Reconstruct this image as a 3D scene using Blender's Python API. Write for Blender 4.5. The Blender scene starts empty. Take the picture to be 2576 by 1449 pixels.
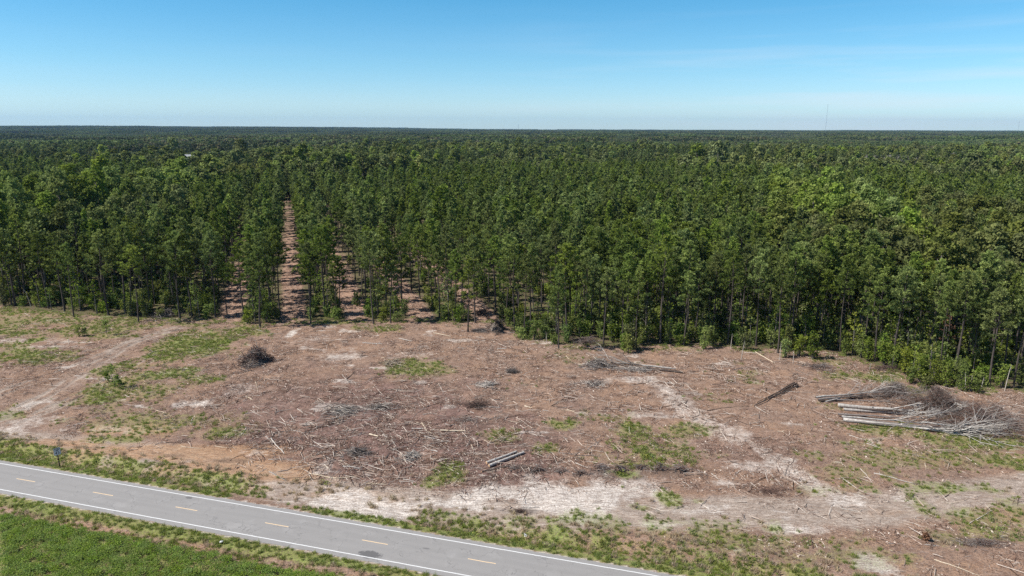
import bpy, math, random
import numpy as np
from math import radians as R, pi, sin, cos
from mathutils import Matrix, Vector

SC = bpy.context.scene
COL = SC.collection
rnd = random.Random(7)
rng = np.random.default_rng(11)

# ------------------------------------------------------------------ camera, sky, sun
CAM_H = 46.0
PITCH = R(12.58)
ROLL = R(0.17)
FPX = 1802.9            # focal length for a picture 2576 wide
cam_d = bpy.data.cameras.new("camera")
cam = bpy.data.objects.new("camera", cam_d)
COL.objects.link(cam)
cam_d.sensor_width = 36.0
cam_d.lens = 36.0 * FPX / 2576.0
cam_d.clip_start = 0.5
cam_d.clip_end = 60000
CAM_M = Matrix.Rotation(pi / 2 - PITCH, 4, 'X') @ Matrix.Rotation(ROLL, 4, 'Z')
cam.matrix_world = Matrix.Translation((0, 0, CAM_H)) @ CAM_M
SC.camera = cam

SUN_EL = R(49)
SUN_DIR = Vector((-1.0, -0.24, 0)).normalized() * cos(SUN_EL) + Vector((0, 0, sin(SUN_EL)))
sun_d = bpy.data.lights.new("sun", 'SUN')
sun_d.energy = 4.8
sun_d.angle = R(0.5)
sun_d.color = (1.0, 0.955, 0.89)
sun = bpy.data.objects.new("sun", sun_d)
COL.objects.link(sun)
sun.rotation_euler = SUN_DIR.to_track_quat('Z', 'Y').to_euler()

world = bpy.data.worlds.new("World")
SC.world = world
world.use_nodes = True
wn = world.node_tree
wn.nodes.clear()
w_out = wn.nodes.new('ShaderNodeOutputWorld')
w_bg = wn.nodes.new('ShaderNodeBackground')
w_sky = wn.nodes.new('ShaderNodeTexSky')
w_sky.sky_type = 'NISHITA'
w_sky.sun_disc = False
w_sky.sun_elevation = SUN_EL
w_sky.sun_rotation = math.atan2(SUN_DIR.x, SUN_DIR.y)
w_sky.altitude = 50
w_sky.air_density = 0.9
w_sky.dust_density = 0.0
w_sky.ozone_density = 2.5
w_bg.inputs['Strength'].default_value = 0.08
wn.links.new(w_bg.outputs[0], w_out.inputs[0])
def wnode(t, **k):
    n = wn.nodes.new(t)
    for a, b in k.items():
        setattr(n, a, b)
    return n
# thin cloud streaks and two small puffs, laid out by direction on the sky
w_tc = wnode('ShaderNodeTexCoord')
w_map = wnode('ShaderNodeMapping')
w_map.inputs['Scale'].default_value = (2.2, 2.2, 34)
w_nz = wnode('ShaderNodeTexNoise')
w_nz.inputs['Scale'].default_value = 1.6
w_nz.inputs['Detail'].default_value = 5
wn.links.new(w_tc.outputs['Generated'], w_map.inputs[0])
wn.links.new(w_map.outputs[0], w_nz.inputs['Vector'])
w_r = wnode('ShaderNodeMapRange')
w_r.inputs[1].default_value = 0.47; w_r.inputs[2].default_value = 0.72
w_r.inputs[3].default_value = 0; w_r.inputs[4].default_value = 0.36
wn.links.new(w_nz.outputs[0], w_r.inputs[0])
w_sep = wnode('ShaderNodeSeparateXYZ')
wn.links.new(w_tc.outputs['Generated'], w_sep.inputs[0])
w_lo = wnode('ShaderNodeMapRange')
w_lo.inputs[1].default_value = 0.16; w_lo.inputs[2].default_value = 0.04
w_lo.inputs[3].default_value = 0.0; w_lo.inputs[4].default_value = 1.0
wn.links.new(w_sep.outputs[2], w_lo.inputs[0])
w_rx = wnode('ShaderNodeMapRange')
w_rx.inputs[1].default_value = -0.1; w_rx.inputs[2].default_value = 0.35
w_rx.inputs[3].default_value = 0.1; w_rx.inputs[4].default_value = 1.0
wn.links.new(w_sep.outputs[0], w_rx.inputs[0])
SKYT = [(.03, (.84, 1.06, 1.28)), (.08, (.68, 1.06, 1.24)), (.16, (.44, 1.02, 1.22)), (.24, (.50, .80, .95))]
def wmath(op, a, b):
    n = wnode('ShaderNodeMath', operation=op)
    for i, v in enumerate((a, b)):
        if isinstance(v, (int, float)):
            n.inputs[i].default_value = v
        else:
            wn.links.new(v, n.inputs[i])
    return n.outputs[0]
w_f = wmath('MULTIPLY', wmath('MULTIPLY', w_r.outputs[0], w_lo.outputs[0]), w_rx.outputs[0])
w_tint = wnode('ShaderNodeMix', data_type='RGBA', blend_type='MULTIPLY')
w_tint.inputs['Factor'].default_value = 1.0
w_cr = wnode('ShaderNodeValToRGB')
wn.links.new(w_sep.outputs[2], w_cr.inputs[0])
_e = w_cr.color_ramp.elements
_e[0].position = 0.0; _e[0].color = (.74, .98, 1.28, 1)
_e[1].position = 1.0; _e[1].color = (.80, .82, .85, 1)
for _p, _c in SKYT:
    _x = _e.new(_p); _x.color = (*_c, 1)
wn.links.new(w_cr.outputs[0], w_tint.inputs['B'])
wn.links.new(w_sky.outputs[0], w_tint.inputs['A'])
w_mix = wnode('ShaderNodeMix', data_type='RGBA')
wn.links.new(w_f, w_mix.inputs['Factor'])
wn.links.new(w_tint.outputs['Result'], w_mix.inputs['A'])
w_mix.inputs['B'].default_value = (8.0, 8.2, 8.8, 1)
wn.links.new(w_mix.outputs['Result'], w_bg.inputs['Color'])

SC.view_settings.view_transform = 'Standard'
SC.view_settings.look = 'None'
SC.view_settings.exposure = 0.5
SC.view_settings.gamma = 1.0
SC.render.engine = 'CYCLES'
SC.cycles.use_adaptive_sampling = True
SC.cycles.adaptive_threshold = 0.01
SC.cycles.max_bounces = 4
SC.cycles.diffuse_bounces = 2
SC.cycles.glossy_bounces = 1
SC.cycles.transmission_bounces = 2
SC.cycles.volume_bounces = 0
SC.cycles.transparent_max_bounces = 4
SC.cycles.caustics_reflective = False
SC.cycles.caustics_refractive = False
SC.cycles.use_denoising = False
SC.render.use_persistent_data = False

# ------------------------------------------------------------------ helpers
_M3 = np.array(CAM_M.to_3x3())
def at(u, v, z=0.0):
    """picture point (2576 wide) -> point at height z"""
    d = _M3 @ np.array([(u - 1288) / FPX, -(v - 724.5) / FPX, -1.0])
    t = (z - CAM_H) / d[2]
    return float(d[0] * t), float(d[1] * t)

def hash2(ix, iy, seed):
    n = (ix.astype(np.int64) * 374761393 + iy.astype(np.int64) * 668265263 + seed * 982451653) & 0xffffffff
    n = ((n ^ (n >> 13)) * 1274126177) & 0xffffffff
    n = (n ^ (n >> 16)) & 0xffff
    return n / 65535.0
def vnoise(x, y, seed=0):
    x = np.asarray(x, float); y = np.asarray(y, float)
    ix = np.floor(x); iy = np.floor(y)
    fx = x - ix; fy = y - iy
    fx = fx * fx * (3 - 2 * fx); fy = fy * fy * (3 - 2 * fy)
    a = hash2(ix, iy, seed); b = hash2(ix + 1, iy, seed)
    c = hash2(ix, iy + 1, seed); d = hash2(ix + 1, iy + 1, seed)
    return (a * (1 - fx) + b * fx) * (1 - fy) + (c * (1 - fx) + d * fx) * fy
def fbm(x, y, seed=0, octs=4):
    s = 0; a = 0.5; t = 0
    x = np.asarray(x, float); y = np.asarray(y, float)
    for o in range(octs):
        s = s + a * vnoise(x * 2 ** o + 17.3 * o, y * 2 ** o - 9.1 * o, seed + o); t += a; a *= 0.5
    return s / t
def sstep(a, b, x):
    t = np.clip((x - a) / (b - a), 0, 1)
    return t * t * (3 - 2 * t)

# road: a straight two-lane road; s runs along it, t across it (towards the forest)
RD = np.array([1.0, -0.2925]); RD /= np.linalg.norm(RD)
RN = np.array([-RD[1], RD[0]])
RC = np.array([0.0, 68.55])
def road_st(x, y):
    dx = np.asarray(x, float) - RC[0]; dy = np.asarray(y, float) - RC[1]
    return dx * RD[0] + dy * RD[1], dx * RN[0] + dy * RN[1]
def road_xy(s, t):
    return RC[0] + s * RD[0] + t * RN[0], RC[1] + s * RD[1] + t * RN[1]

EDGE = [(-400, 230), (-180, 196), (-134, 181), (-112, 174), (-90, 169), (-76, 170), (-60, 165), (-48, 168), (-33, 169),
        (-22, 170), (-12, 165), (-3, 170), (2, 156), (10, 149), (25, 147.5), (36, 148.5), (56, 146), (67, 144.5), (72, 137), (79.5, 123.5), (91, 122), (130, 117), (400, 60)]
def edge_y(x):
    return np.interp(x, [e[0] for e in EDGE], [e[1] for e in EDGE])
LK = 0.31
def rowq(x, y):
    return (np.asarray(x, float) + LK * np.asarray(y, float)) / math.sqrt(1 + LK * LK)
LANE_Q0, LANE_D = -0.8, 15.2
def lane_d(x, y):
    """distance from the nearest lane centre, and lane number"""
    q = (rowq(x, y) - LANE_Q0) / LANE_D
    k = np.round(q)
    return np.abs(q - k) * LANE_D, k

# ---- patches of different ground, each at its own place on the land: (u, v, half width, half depth, strength)
def conv(lst):
    out = []
    for (u, v, ru, rv, s) in lst:
        x, y = at(u, v)
        y2 = at(u, max(v - rv, 350))[1]; y1 = at(u, v + rv)[1]
        x2 = at(u + ru, v)[0]
        out.append((x, y, abs(x2 - x) + .3, abs(y2 - y1) / 2 + .3, s))
    return out
GRASS = conv([(500, 868, 105, 34, 1.15), (600, 835, 70, 16, 1), (430, 890, 50, 16, 1.1), (92, 856, 17, 9, 1.3), (60, 898, 90, 20, .95), (30, 838, 80, 12, .8),
    (100, 805, 150, 22, .7), (250, 820, 130, 28, .75), (300, 925, 60, 16, .8), (265, 985, 70, 24, .95), (420, 942, 60, 16, 1), (500, 955, 60, 12, .75),
    (340, 985, 110, 28, .7), (270, 1005, 60, 14, 1), (400, 1065, 190, 24, .7), (560, 1085, 50, 14, .8), (290, 1105, 60, 7, .9),
    (1040, 925, 65, 19, .95), (1125, 930, 40, 10, .6), (1130, 1195, 50, 27, 1.3), (1255, 1095, 36, 16, .95), (1410, 1067, 46, 11, .9), (1590, 1078, 66, 22, .95), (1540, 1050, 66, 14, .7),
    (1640, 1130, 80, 34, .8), (1600, 1172, 40, 12, 1), (1740, 1080, 60, 14, .8), (1380, 1130, 30, 12, .8), (1570, 1195, 30, 6, 1),
    (2300, 1150, 230, 40, .62), (2430, 1105, 150, 22, .9), (2130, 1195, 110, 20, .62), (2390, 1230, 90, 14, .85), (2550, 1160, 50, 20, .95), (2230, 1075, 90, 14, .85), (2060, 1230, 90, 16, .55),
    (2450, 1290, 160, 34, .75), (2500, 1340, 120, 30, .75), (2380, 1350, 90, 18, .6), (1685, 1255, 30, 20, .95), (1610, 1277, 30, 8, .9), (1750, 1262, 16, 6, .8),
    (830, 812, 50, 8, .9), (950, 826, 60, 10, .8), (1000, 950, 40, 10, .4), (2180, 945, 100, 14, .85), (2100, 905, 60, 12, .6), (2330, 985, 90, 16, .6), (1420, 900, 70, 14, .5),
    (1860, 1360, 300, 40, .72), (1500, 1330, 200, 34, .75), (2100, 1400, 260, 30, .6), (1300, 1312, 150, 14, .8), (1760, 1320, 300, 14, .6), (1940, 1330, 30, 6, 1), (1350, 965, 90, 20, .3), (1500, 1150, 120, 24, .45)])
SAND = conv([(1450, 1252, 150, 40, 1.4), (1290, 1240, 140, 22, 1.3), (1100, 1272, 200, 20, 1.35), (850, 1258, 110, 22, 1.4), (1010, 1292, 200, 22, 1.25), (1180, 1290, 80, 18, 1.3), (1600, 1230, 110, 40, .8),
    (860, 897, 60, 9, .75), (870, 885, 70, 14, .45), (1050, 890, 80, 8, .5), (490, 1016, 40, 9, 1), (620, 980, 40, 18, .55), (735, 838, 10, 10, 1), (800, 850, 60, 12, .5), (1610, 955, 70, 8, .85), (1700, 1000, 60, 26, .6), (1640, 1045, 90, 9, .75),
    (1520, 1042, 60, 5, .7), (2000, 1332, 110, 13, 1), (2200, 1425, 46, 30, .9), (1850, 1392, 26, 9, .9), (70, 1062, 60, 18, .6), (15, 1085, 50, 14, .8), (1740, 1370, 60, 9, .7), (1650, 1325, 90, 6, .8),
    (1890, 1170, 70, 8, .7), (2050, 1000, 80, 10, .35), (2200, 1000, 60, 6, .3), (2170, 905, 10, 3, .0), (60, 858, 130, 6, .65), (120, 872, 90, 4, .6), (1820, 1212, 30, 6, .7), (1310, 860, 40, 10, .4), (2620, 1100, 3, 3, 0), (640, 1140, 30, 7, .6), (300, 1080, 120, 12, .55), (470, 940, 40, 9, .0)])
CLAY = conv([(130, 1118, 170, 12, 1.1), (850, 1243, 130, 10, .9), (1000, 1258, 120, 7, .7), (430, 1140, 280, 18, 1.6), (600, 1175, 170, 20, 1.5), (700, 1205, 120, 12, 1.2), (330, 1082, 120, 9, 1.4), (620, 1225, 120, 12, .7), (260, 1110, 130, 14, .6), (760, 1210, 80, 14, .4), (2260, 1290, 100, 12, .5), (2480, 1245, 100, 10, .4), (2380, 1430, 200, 30, .45), (2100, 1300, 90, 10, .3), (230, 960, 110, 12, .4)])
REDL = conv([(1000, 1100, 360, 100, 1.2), (900, 1020, 300, 80, 1.0), (1250, 1180, 200, 60, 1.2), (1080, 1050, 200, 40, .7), (1900, 1130, 200, 40, .35), (2150, 1180, 100, 30, .3)])
DARK = conv([(330, 1104, 40, 4, .6), (1310, 1287, 45, 7, 1.0), (450, 1147, 40, 3, .7), (570, 1160, 60, 4, .8), (1450, 1190, 60, 9, .7), (1560, 1195, 70, 9, .9), (1660, 1190, 60, 9, 1), (1350, 1185, 60, 8, .6),
    (1720, 1195, 40, 8, .8), (870, 1040, 60, 24, .5), (1200, 1018, 60, 12, .5), (950, 1030, 60, 10, .35), (2480, 1362, 130, 12, .7), (2430, 1300, 60, 8, .5), (1950, 1240, 60, 18, .5), (1950, 1170, 40, 9, .3), (2250, 970, 90, 8, .5), (1500, 985, 80, 10, .35)])
def poly(lst):
    return [at(u, v) for u, v in lst]
def offs(P, d):
    P = np.array(P); T = np.gradient(P, axis=0); T /= np.linalg.norm(T, axis=1)[:, None]
    return [tuple(q) for q in P + np.stack([-T[:, 1], T[:, 0]], 1) * d]
LT = poly([(445, 826), (330, 862), (210, 935), (110, 1000), (0, 1052), (-120, 1100)])
LT2 = poly([(520, 828), (380, 900), (260, 960), (150, 1015), (20, 1065)])
LT3 = poly([(400, 838), (290, 880), (170, 930), (90, 960), (-20, 1000)])
MT_ = poly([(-60, 1108), (150, 1125), (420, 1150), (600, 1195), (780, 1232), (1000, 1262), (1300, 1290), (1700, 1296), (2000, 1290), (2200, 1282), (2400, 1250), (2640, 1222)])
TRK = [(offs(LT, -1.0), .45, .95), (offs(LT, 1.0), .45, .85), (offs(LT2, 1.6), .35, .7), (offs(LT2, -.2), .35, .8), (offs(LT3, -.9), .4, .75), (offs(LT3, .9), .35, .6), (LT, 3.0, .35),
       (MT_, 3.4, .95), (offs(MT_, 1.1), .4, 1.0), (offs(MT_, -1.1), .4, 1.0), (offs(MT_, 2.6), .35, .8),
       (poly([(2180, 1285), (2400, 1240), (2600, 1205)]), 1.4, .5), (poly([(1500, 1240), (1800, 1275), (2100, 1270)]), 1.2, .4)]
SSTR = [(poly([(1665, 975), (1700, 1010), (1760, 1052), (1850, 1100)]), 3.6, .68), (poly([(1850, 1100), (1910, 1130), (1960, 1165)]), 1.8, .6),
        (poly([(1960, 1165), (2010, 1200), (2080, 1232), (2130, 1255)]), 2.3, .78), (poly([(1960, 985), (2060, 1030), (2130, 1040)]), 1.6, .3), (poly([(1880, 1170), (1960, 1185)]), 1.0, .7)]
RIDGE = poly([(1265, 1180), (1350, 1188), (1430, 1196), (1500, 1192), (1560, 1186), (1640, 1184), (1745, 1190)])

def ell(x, y, L, wob):
    m = np.zeros_like(x)
    for (cx, cy, rx, ry, s) in L:
        if s <= 0:
            continue
        d = np.sqrt(((x - cx) / rx) ** 2 + ((y - cy) / ry) ** 2)
        m = np.maximum(m, s * (1 - sstep(.25, 1.75, d + wob)))
    return m
def seg_d(x, y, P):
    best = np.full_like(x, 1e9)
    for (ax, ay), (bx, by) in zip(P[:-1], P[1:]):
        dx, dy = bx - ax, by - ay
        t = np.clip(((x - ax) * dx + (y - ay) * dy) / (dx * dx + dy * dy), 0, 1)
        best = np.minimum(best, np.hypot(x - ax - t * dx, y - ay - t * dy))
    return best
FIELD_T = -7.4      # soybean field starts this far across the road, towards the camera
def masks(x, y):
    x = np.asarray(x, float).ravel(); y = np.asarray(y, float).ravel()
    o = {k: np.zeros_like(x) for k in ('grass', 'sand', 'clay', 'track', 'red', 'dark', 'forest', 'lane')}
    near = (np.abs(x) < 190) & (y > 20) & (y < 300)
    X, Y = x[near], y[near]
    wob = (fbm(X * .35, Y * .22, 3) - .5) * 1.8
    S, T = road_st(X, Y)
    clear = (Y < edge_y(X) + 1) & (T > 3)
    g = ell(X, Y, GRASS, wob); sd = ell(X, Y, SAND, wob * .9); cl = ell(X, Y, CLAY, wob * .8)
    rl = ell(X, Y, REDL, wob); dk = ell(X, Y, DARK, wob * 1.3)
    tr = np.zeros_like(X)
    for P, w, s in TRK:
        tr = np.maximum(tr, s * (1 - sstep(w * .6, w * 1.7, seg_d(X, Y, P) + wob)))
    for P, w, s in SSTR:
        sd = np.maximum(sd, s * (1 - sstep(w * .4, w * 1.5, seg_d(X, Y, P) + wob * 2.4 + 1.6 * (fbm(X * .8, Y * 1.2, 44) - .5))))
    # sand fragments and grass fragments all over
    sd = np.maximum(sd, .75 * sstep(.66, .80, fbm(X * .16, Y * .30, 41)))
    g = np.maximum(g, .6 * sstep(.60, .76, fbm(X * .13, Y * .22, 77)) * sstep(-20, 60, X))
    g = np.maximum(g, .7 * sstep(.50, .68, fbm(X * .12, Y * .2, 78)) * (1 - sstep(-75, -45, X)))
    # a thin fringe of grass under the forest edge
    fr = np.exp(-((Y - edge_y(X)) / 3.0) ** 2) * sstep(.4, .6, fbm(X * .2, Y * .2, 90))
    g = np.maximum(g, fr * .8)
    # verges
    drive = np.exp(-((X + 22) / 12.0) ** 4)
    v1 = sstep(3.3, 3.6, T) * (1 - sstep(4.8, 5.6, T + wob))
    g = np.maximum(g, v1 * 1.15 * (1 - .85 * np.exp(-((X + 31) / 6.0) ** 4)))
    v2 = sstep(4.8, 5.4, T) * (1 - sstep(8, 9.8, T + wob * 1.5)) * (1 - drive)
    g = np.where(v2 > .05, np.maximum(g * (1 - v2), v2 * (.5 + .6 * sstep(.36, .58, fbm(X * .4, Y * .4, 55)))), g)
    sd = np.where((T < 10) & (T > 3.5), sd * np.maximum(drive, .5 * sstep(-6, 10, X)), sd)
    nb = (T < -3.3)
    gn = np.where(nb, 1.15 * (1 - sstep(-5.3, -6.1, T + wob * .8)) + .35 * sstep(-6, -7.5, T) * sstep(.5, .6, fbm(X * .5, Y * .5, 12)), 0)
    gn = np.where((T < -6) & (T > FIELD_T), np.maximum(gn, .42), gn)
    gn = np.where(T < FIELD_T, .9, gn)
    g = np.where(nb, gn, g)
    for a in (sd, cl, tr, rl, dk):
        a[nb] = 0
    fo = 1 - clear.astype(float)
    fo[T < 3] = 0
    ld, lk = lane_d(X, Y)
    lanes = (1 - sstep(2.3, 3.7, ld + wob)) * (lk >= -1) * (lk <= 3) * (fo > .5)
    for a in (sd, cl, tr, rl, dk):
        a *= 1 - .9 * fo
    g = np.where(fo > .5, .55 * (1 - lanes) * sstep(.42, .6, fbm(X * .3, Y * .3, 14)), g)
    shoulder = (np.abs(T) > 3.3) & (np.abs(T) < 3.8)
    sd = np.where(shoulder, .95, sd); g = np.where(shoulder, g * .4, g)
    o['grass'][near] = g; o['sand'][near] = sd; o['clay'][near] = cl; o['track'][near] = tr
    o['lane'][near] = lanes; o['red'][near] = rl; o['dark'][near] = dk
    f = np.ones_like(x); f[near] = fo * (1 - lanes)
    ld, lk = lane_d(x, y)
    ln = (1 - sstep(2.4, 3.6, ld)) * (lk == 0) * (y < 620)
    f = np.where(near, f, 1 - ln)
    f[(y < 60)] = np.where(near[(y < 60)], f[(y < 60)], 0)
    o['forest'] = f
    return o

def height(x, y):
    x = np.asarray(x, float); y = np.asarray(y, float)
    sh = x.shape
    x = x.ravel(); y = y.ravel()
    S, T = road_st(x, y)
    off = sstep(3.5, 6, np.abs(T))
    z = (fbm(x * .11, y * .11, 5) - .5) * .9 + (fbm(x * .9, y * .9, 6, 3) - .5) * .22
    z = z * off
    drive = np.exp(-((x + 22) / 12.0) ** 4)
    z -= .9 * np.exp(-((T - 6.6) / 1.3) ** 2) * (1 - drive) * (.5 + .5 * vnoise(x * .15, y * .1, 9))
    z += .35 * np.exp(-((T - 9.0) / 1.2) ** 2) * (1 - drive) * vnoise(x * .5, y * .5, 10)
    z -= .5 * np.exp(-((T + 6.6) / 1.0) ** 2)
    z += .12 * (T < -3.6) * 0
    near = (np.abs(x) < 200) & (y > 60) & (y < 240)
    X, Y = x[near], y[near]
    if len(X):
        d = seg_d(X, Y, RIDGE)
        zz = .8 * np.exp(-(d / 1.0) ** 2) * (.1 + 1.3 * fbm(X * .8, Y * .8, 21))
        for P, w, s in TRK[:6] + TRK[8:11]:
            d = seg_d(X, Y, P)
            zz -= .13 * np.exp(-(d / .32) ** 2)
            zz += .07 * np.exp(-((d - .6) / .2) ** 2)
        # windrows of litter across the lanes
        ld, lk = lane_d(X, Y)
        inl = (1 - sstep(2.0, 3.6, ld)) * (Y > edge_y(X))
        zz += inl * .35 * (fbm(X * .25, Y * .55, 31, 2) - .3)
        z[near] += zz
    far = sstep(2600, 6500, y) * sstep(-200, -3000, x)
    z += 26 * far + sstep(1500, 6000, y) * 5 * (fbm(x / 900., y / 900., 8) - .5)
    z[np.abs(T) < 3.6] = 0
    return z.reshape(sh)
def h1(x, y):
    return float(height(np.array([x]), np.array([y]))[0])

# ------------------------------------------------------------------ materials
def new_mat(name):
    m = bpy.data.materials.new(name)
    m.use_nodes = True
    m.node_tree.nodes.clear()
    return m
class NT:
    def __init__(s, m):
        s.t = m.node_tree
    def n(s, ty, **k):
        n = s.t.nodes.new(ty)
        for a, b in k.items():
            setattr(n, a, b)
        return n
    def put(s, sock, v):
        if hasattr(v, 'is_output'):
            s.t.links.new(v, sock)
        elif isinstance(v, (tuple, list)) and len(v) == 3 and sock.type == 'RGBA':
            sock.default_value = (*v, 1)
        else:
            sock.default_value = v
    def math(s, op, a, b=0.0, c=None):
        n = s.n('ShaderNodeMath', operation=op)
        s.put(n.inputs[0], a); s.put(n.inputs[1], b)
        if c is not None:
            s.put(n.inputs[2], c)
        return n.outputs[0]
    def mix(s, f, a, b, mode='MIX'):
        n = s.n('ShaderNodeMix', data_type='RGBA', blend_type=mode)
        s.put(n.inputs['Factor'], f); s.put(n.inputs['A'], a); s.put(n.inputs['B'], b)
        return n.outputs['Result']
    def rng(s, v, a, b, c=0.0, d=1.0):
        n = s.n('ShaderNodeMapRange')
        s.put(n.inputs[0], v)
        for i, q in enumerate((a, b, c, d)):
            n.inputs[i + 1].default_value = q
        return n.outputs[0]
    def noise(s, vec, scale, detail=3, rough=.55, dist=0.0):
        n = s.n('ShaderNodeTexNoise')
        n.inputs['Scale'].default_value = scale; n.inputs['Detail'].default_value = detail
        n.inputs['Roughness'].default_value = rough; n.inputs['Distortion'].default_value = dist
        s.t.links.new(vec, n.inputs['Vector'])
        return n.outputs[0]
    def mapping(s, vec, scale=(1, 1, 1), rot=(0, 0, 0)):
        n = s.n('ShaderNodeMapping')
        n.inputs['Scale'].default_value = scale; n.inputs['Rotation'].default_value = rot
        s.t.links.new(vec, n.inputs[0])
        return n.outputs[0]
    def attr(s, name, kind='GEOMETRY'):
        n = s.n('ShaderNodeAttribute', attribute_name=name, attribute_type=kind)
        return n
    def out(s, sh):
        o = s.n('ShaderNodeOutputMaterial')
        s.t.links.new(sh, o.inputs[0])

def leaf_mat(name, a, b, transl=.3, vary=.35, hue=.03, gloss=.12):
    """leaves: a darker and a lighter leaf colour chosen leaf by leaf, varied from plant to plant"""
    m = new_mat(name); q = NT(m)
    t = q.attr('tint').outputs['Fac']
    oi = q.n('ShaderNodeObjectInfo').outputs['Random']
    c = q.mix(t, a, b)
    hs = q.n('ShaderNodeHueSaturation')
    q.put(hs.inputs['Hue'], q.rng(oi, 0, 1, .5 - hue, .5 + hue * .15))
    r2 = q.math('FRACT', q.math('MULTIPLY', oi, 7.31))
    q.put(hs.inputs['Value'], q.rng(r2, 0, 1, 1 - vary, 1 + vary))
    r3 = q.math('FRACT', q.math('MULTIPLY', oi, 13.7))
    q.put(hs.inputs['Saturation'], q.rng(r3, 0, 1, .85, 1.1))
    q.put(hs.inputs['Color'], c)
    d = q.n('ShaderNodeBsdfDiffuse'); q.put(d.inputs[0], hs.outputs[0])
    tr = q.n('ShaderNodeBsdfTranslucent'); q.put(tr.inputs[0], hs.outputs[0])
    mx = q.n('ShaderNodeMixShader'); mx.inputs[0].default_value = transl
    q.t.links.new(d.outputs[0], mx.inputs[1]); q.t.links.new(tr.outputs[0], mx.inputs[2])
    sh = mx.outputs[0]
    if gloss:
        g = q.n('ShaderNodeBsdfGlossy'); g.inputs['Roughness'].default_value = .5
        g.inputs[0].default_value = (1, 1, 1, 1)
        m2 = q.n('ShaderNodeMixShader'); m2.inputs[0].default_value = gloss * .25
        q.t.links.new(sh, m2.inputs[1]); q.t.links.new(g.outputs[0], m2.inputs[2]); sh = m2.outputs[0]
    q.out(sh)
    return m
def bark_mat(name, a, b, scale=6.0, end=None):
    m = new_mat(name); q = NT(m)
    tc = q.n('ShaderNodeTexCoord').outputs['Object']
    v = q.mapping(tc, (1, 1, .25))
    n = q.noise(v, scale, 5, .7)
    f = q.rng(n, .32, .68)
    c = q.mix(f, a, b)
    oi = q.n('ShaderNodeObjectInfo').outputs['Random']
    c = q.mix(q.rng(oi, 0, 1, 0, .35), c, (a[0] * .6, a[1] * .6, a[2] * .6))
    p = q.n('ShaderNodeBsdfPrincipled'); p.inputs['Roughness'].default_value = .9
    q.put(p.inputs['Base Color'], c)
    bp = q.n('ShaderNodeBump'); bp.inputs['Strength'].default_value = .5; bp.inputs['Distance'].default_value = .03
    q.put(bp.inputs['Height'], n); q.t.links.new(bp.outputs[0], p.inputs['Normal'])
    q.out(p.outputs[0])
    return m
def flat_mat(name, c, rough=.6, metal=0.0):
    m = new_mat(name); q = NT(m)
    tc = q.n('ShaderNodeTexCoord').outputs['Object']
    n = q.noise(tc, 9, 3)
    p = q.n('ShaderNodeBsdfPrincipled'); p.inputs['Roughness'].default_value = rough; p.inputs['Metallic'].default_value = metal
    q.put(p.inputs['Base Color'], q.mix(q.rng(n, .3, .7, 0, .25), c, tuple(v * .7 for v in c)))
    q.out(p.outputs[0])
    return m

M = {}
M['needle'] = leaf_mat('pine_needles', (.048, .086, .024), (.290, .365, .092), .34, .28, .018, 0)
M['needle_far'] = leaf_mat('pine_needles_distant', (.046, .080, .030), (.205, .258, .088), .32, .32, .02, 0)
M['broad'] = leaf_mat('broad_leaves', (.056, .084, .028), (.225, .270, .090), .28, .3, .03, 0)
M['bright'] = leaf_mat('bright_leaves', (.10, .16, .030), (.30, .38, .095), .4, .2, .02, 0)
M['gold'] = leaf_mat('golden_green_leaves', (.080, .100, .030), (.225, .245, .075), .35, .2, .008, 0)
M['grey_leaf'] = leaf_mat('greyish_leaves', (.13, .13, .10), (.28, .27, .22), .2, .2, .02, 0)
M['bush'] = leaf_mat('bush_leaves', (.095, .145, .028), (.31, .38, .095), .45, .25, .03, 0)
M['rust'] = leaf_mat('dead_needles', (.13, .06, .035), (.28, .15, .085), .2, .2, .01, 0)
M['grass'] = leaf_mat('grass_blades', (.15, .215, .045), (.33, .39, .115), .5, .22, .03, 0)
M['dry'] = leaf_mat('dry_grass', (.34, .27, .16), (.60, .50, .34), .5, .25, .02, 0)
M['soy'] = leaf_mat('soybean_leaves', (.085, .17, .026), (.33, .45, .10), .45, .2, .02, 0)
M['weed'] = leaf_mat('weed_leaves', (.085, .150, .028), (.23, .32, .070), .45, .25, .03, 0)
M['low_weed'] = leaf_mat('low_weed_leaves', (.13, .185, .045), (.30, .355, .10), .5, .25, .03, 0)
M['bark'] = bark_mat('pine_bark', (.032, .025, .021), (.115, .092, .078), 5)
M['bark2'] = bark_mat('grey_bark', (.07, .06, .052), (.20, .18, .16), 4)
M['wood_pale'] = bark_mat('bleached_wood', (.36, .31, .26), (.66, .60, .53), 7)
M['wood_white'] = bark_mat('white_bark', (.26, .235, .21), (.66, .61, .55), 2.5)
M['wood_cream'] = bark_mat('peeled_wood', (.50, .39, .27), (.72, .62, .48), 5)
M['wood_grey'] = bark_mat('weathered_wood', (.13, .11, .10), (.32, .28, .25), 8)
M['wood_dark'] = bark_mat('dark_wood', (.035, .026, .022), (.13, .095, .075), 8)
M['wood_red'] = bark_mat('red_brown_twigs', (.085, .050, .038), (.24, .145, .11), 9)
M['cut_end'] = flat_mat('sawn_log_end', (.55, .34, .19), .8)

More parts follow.
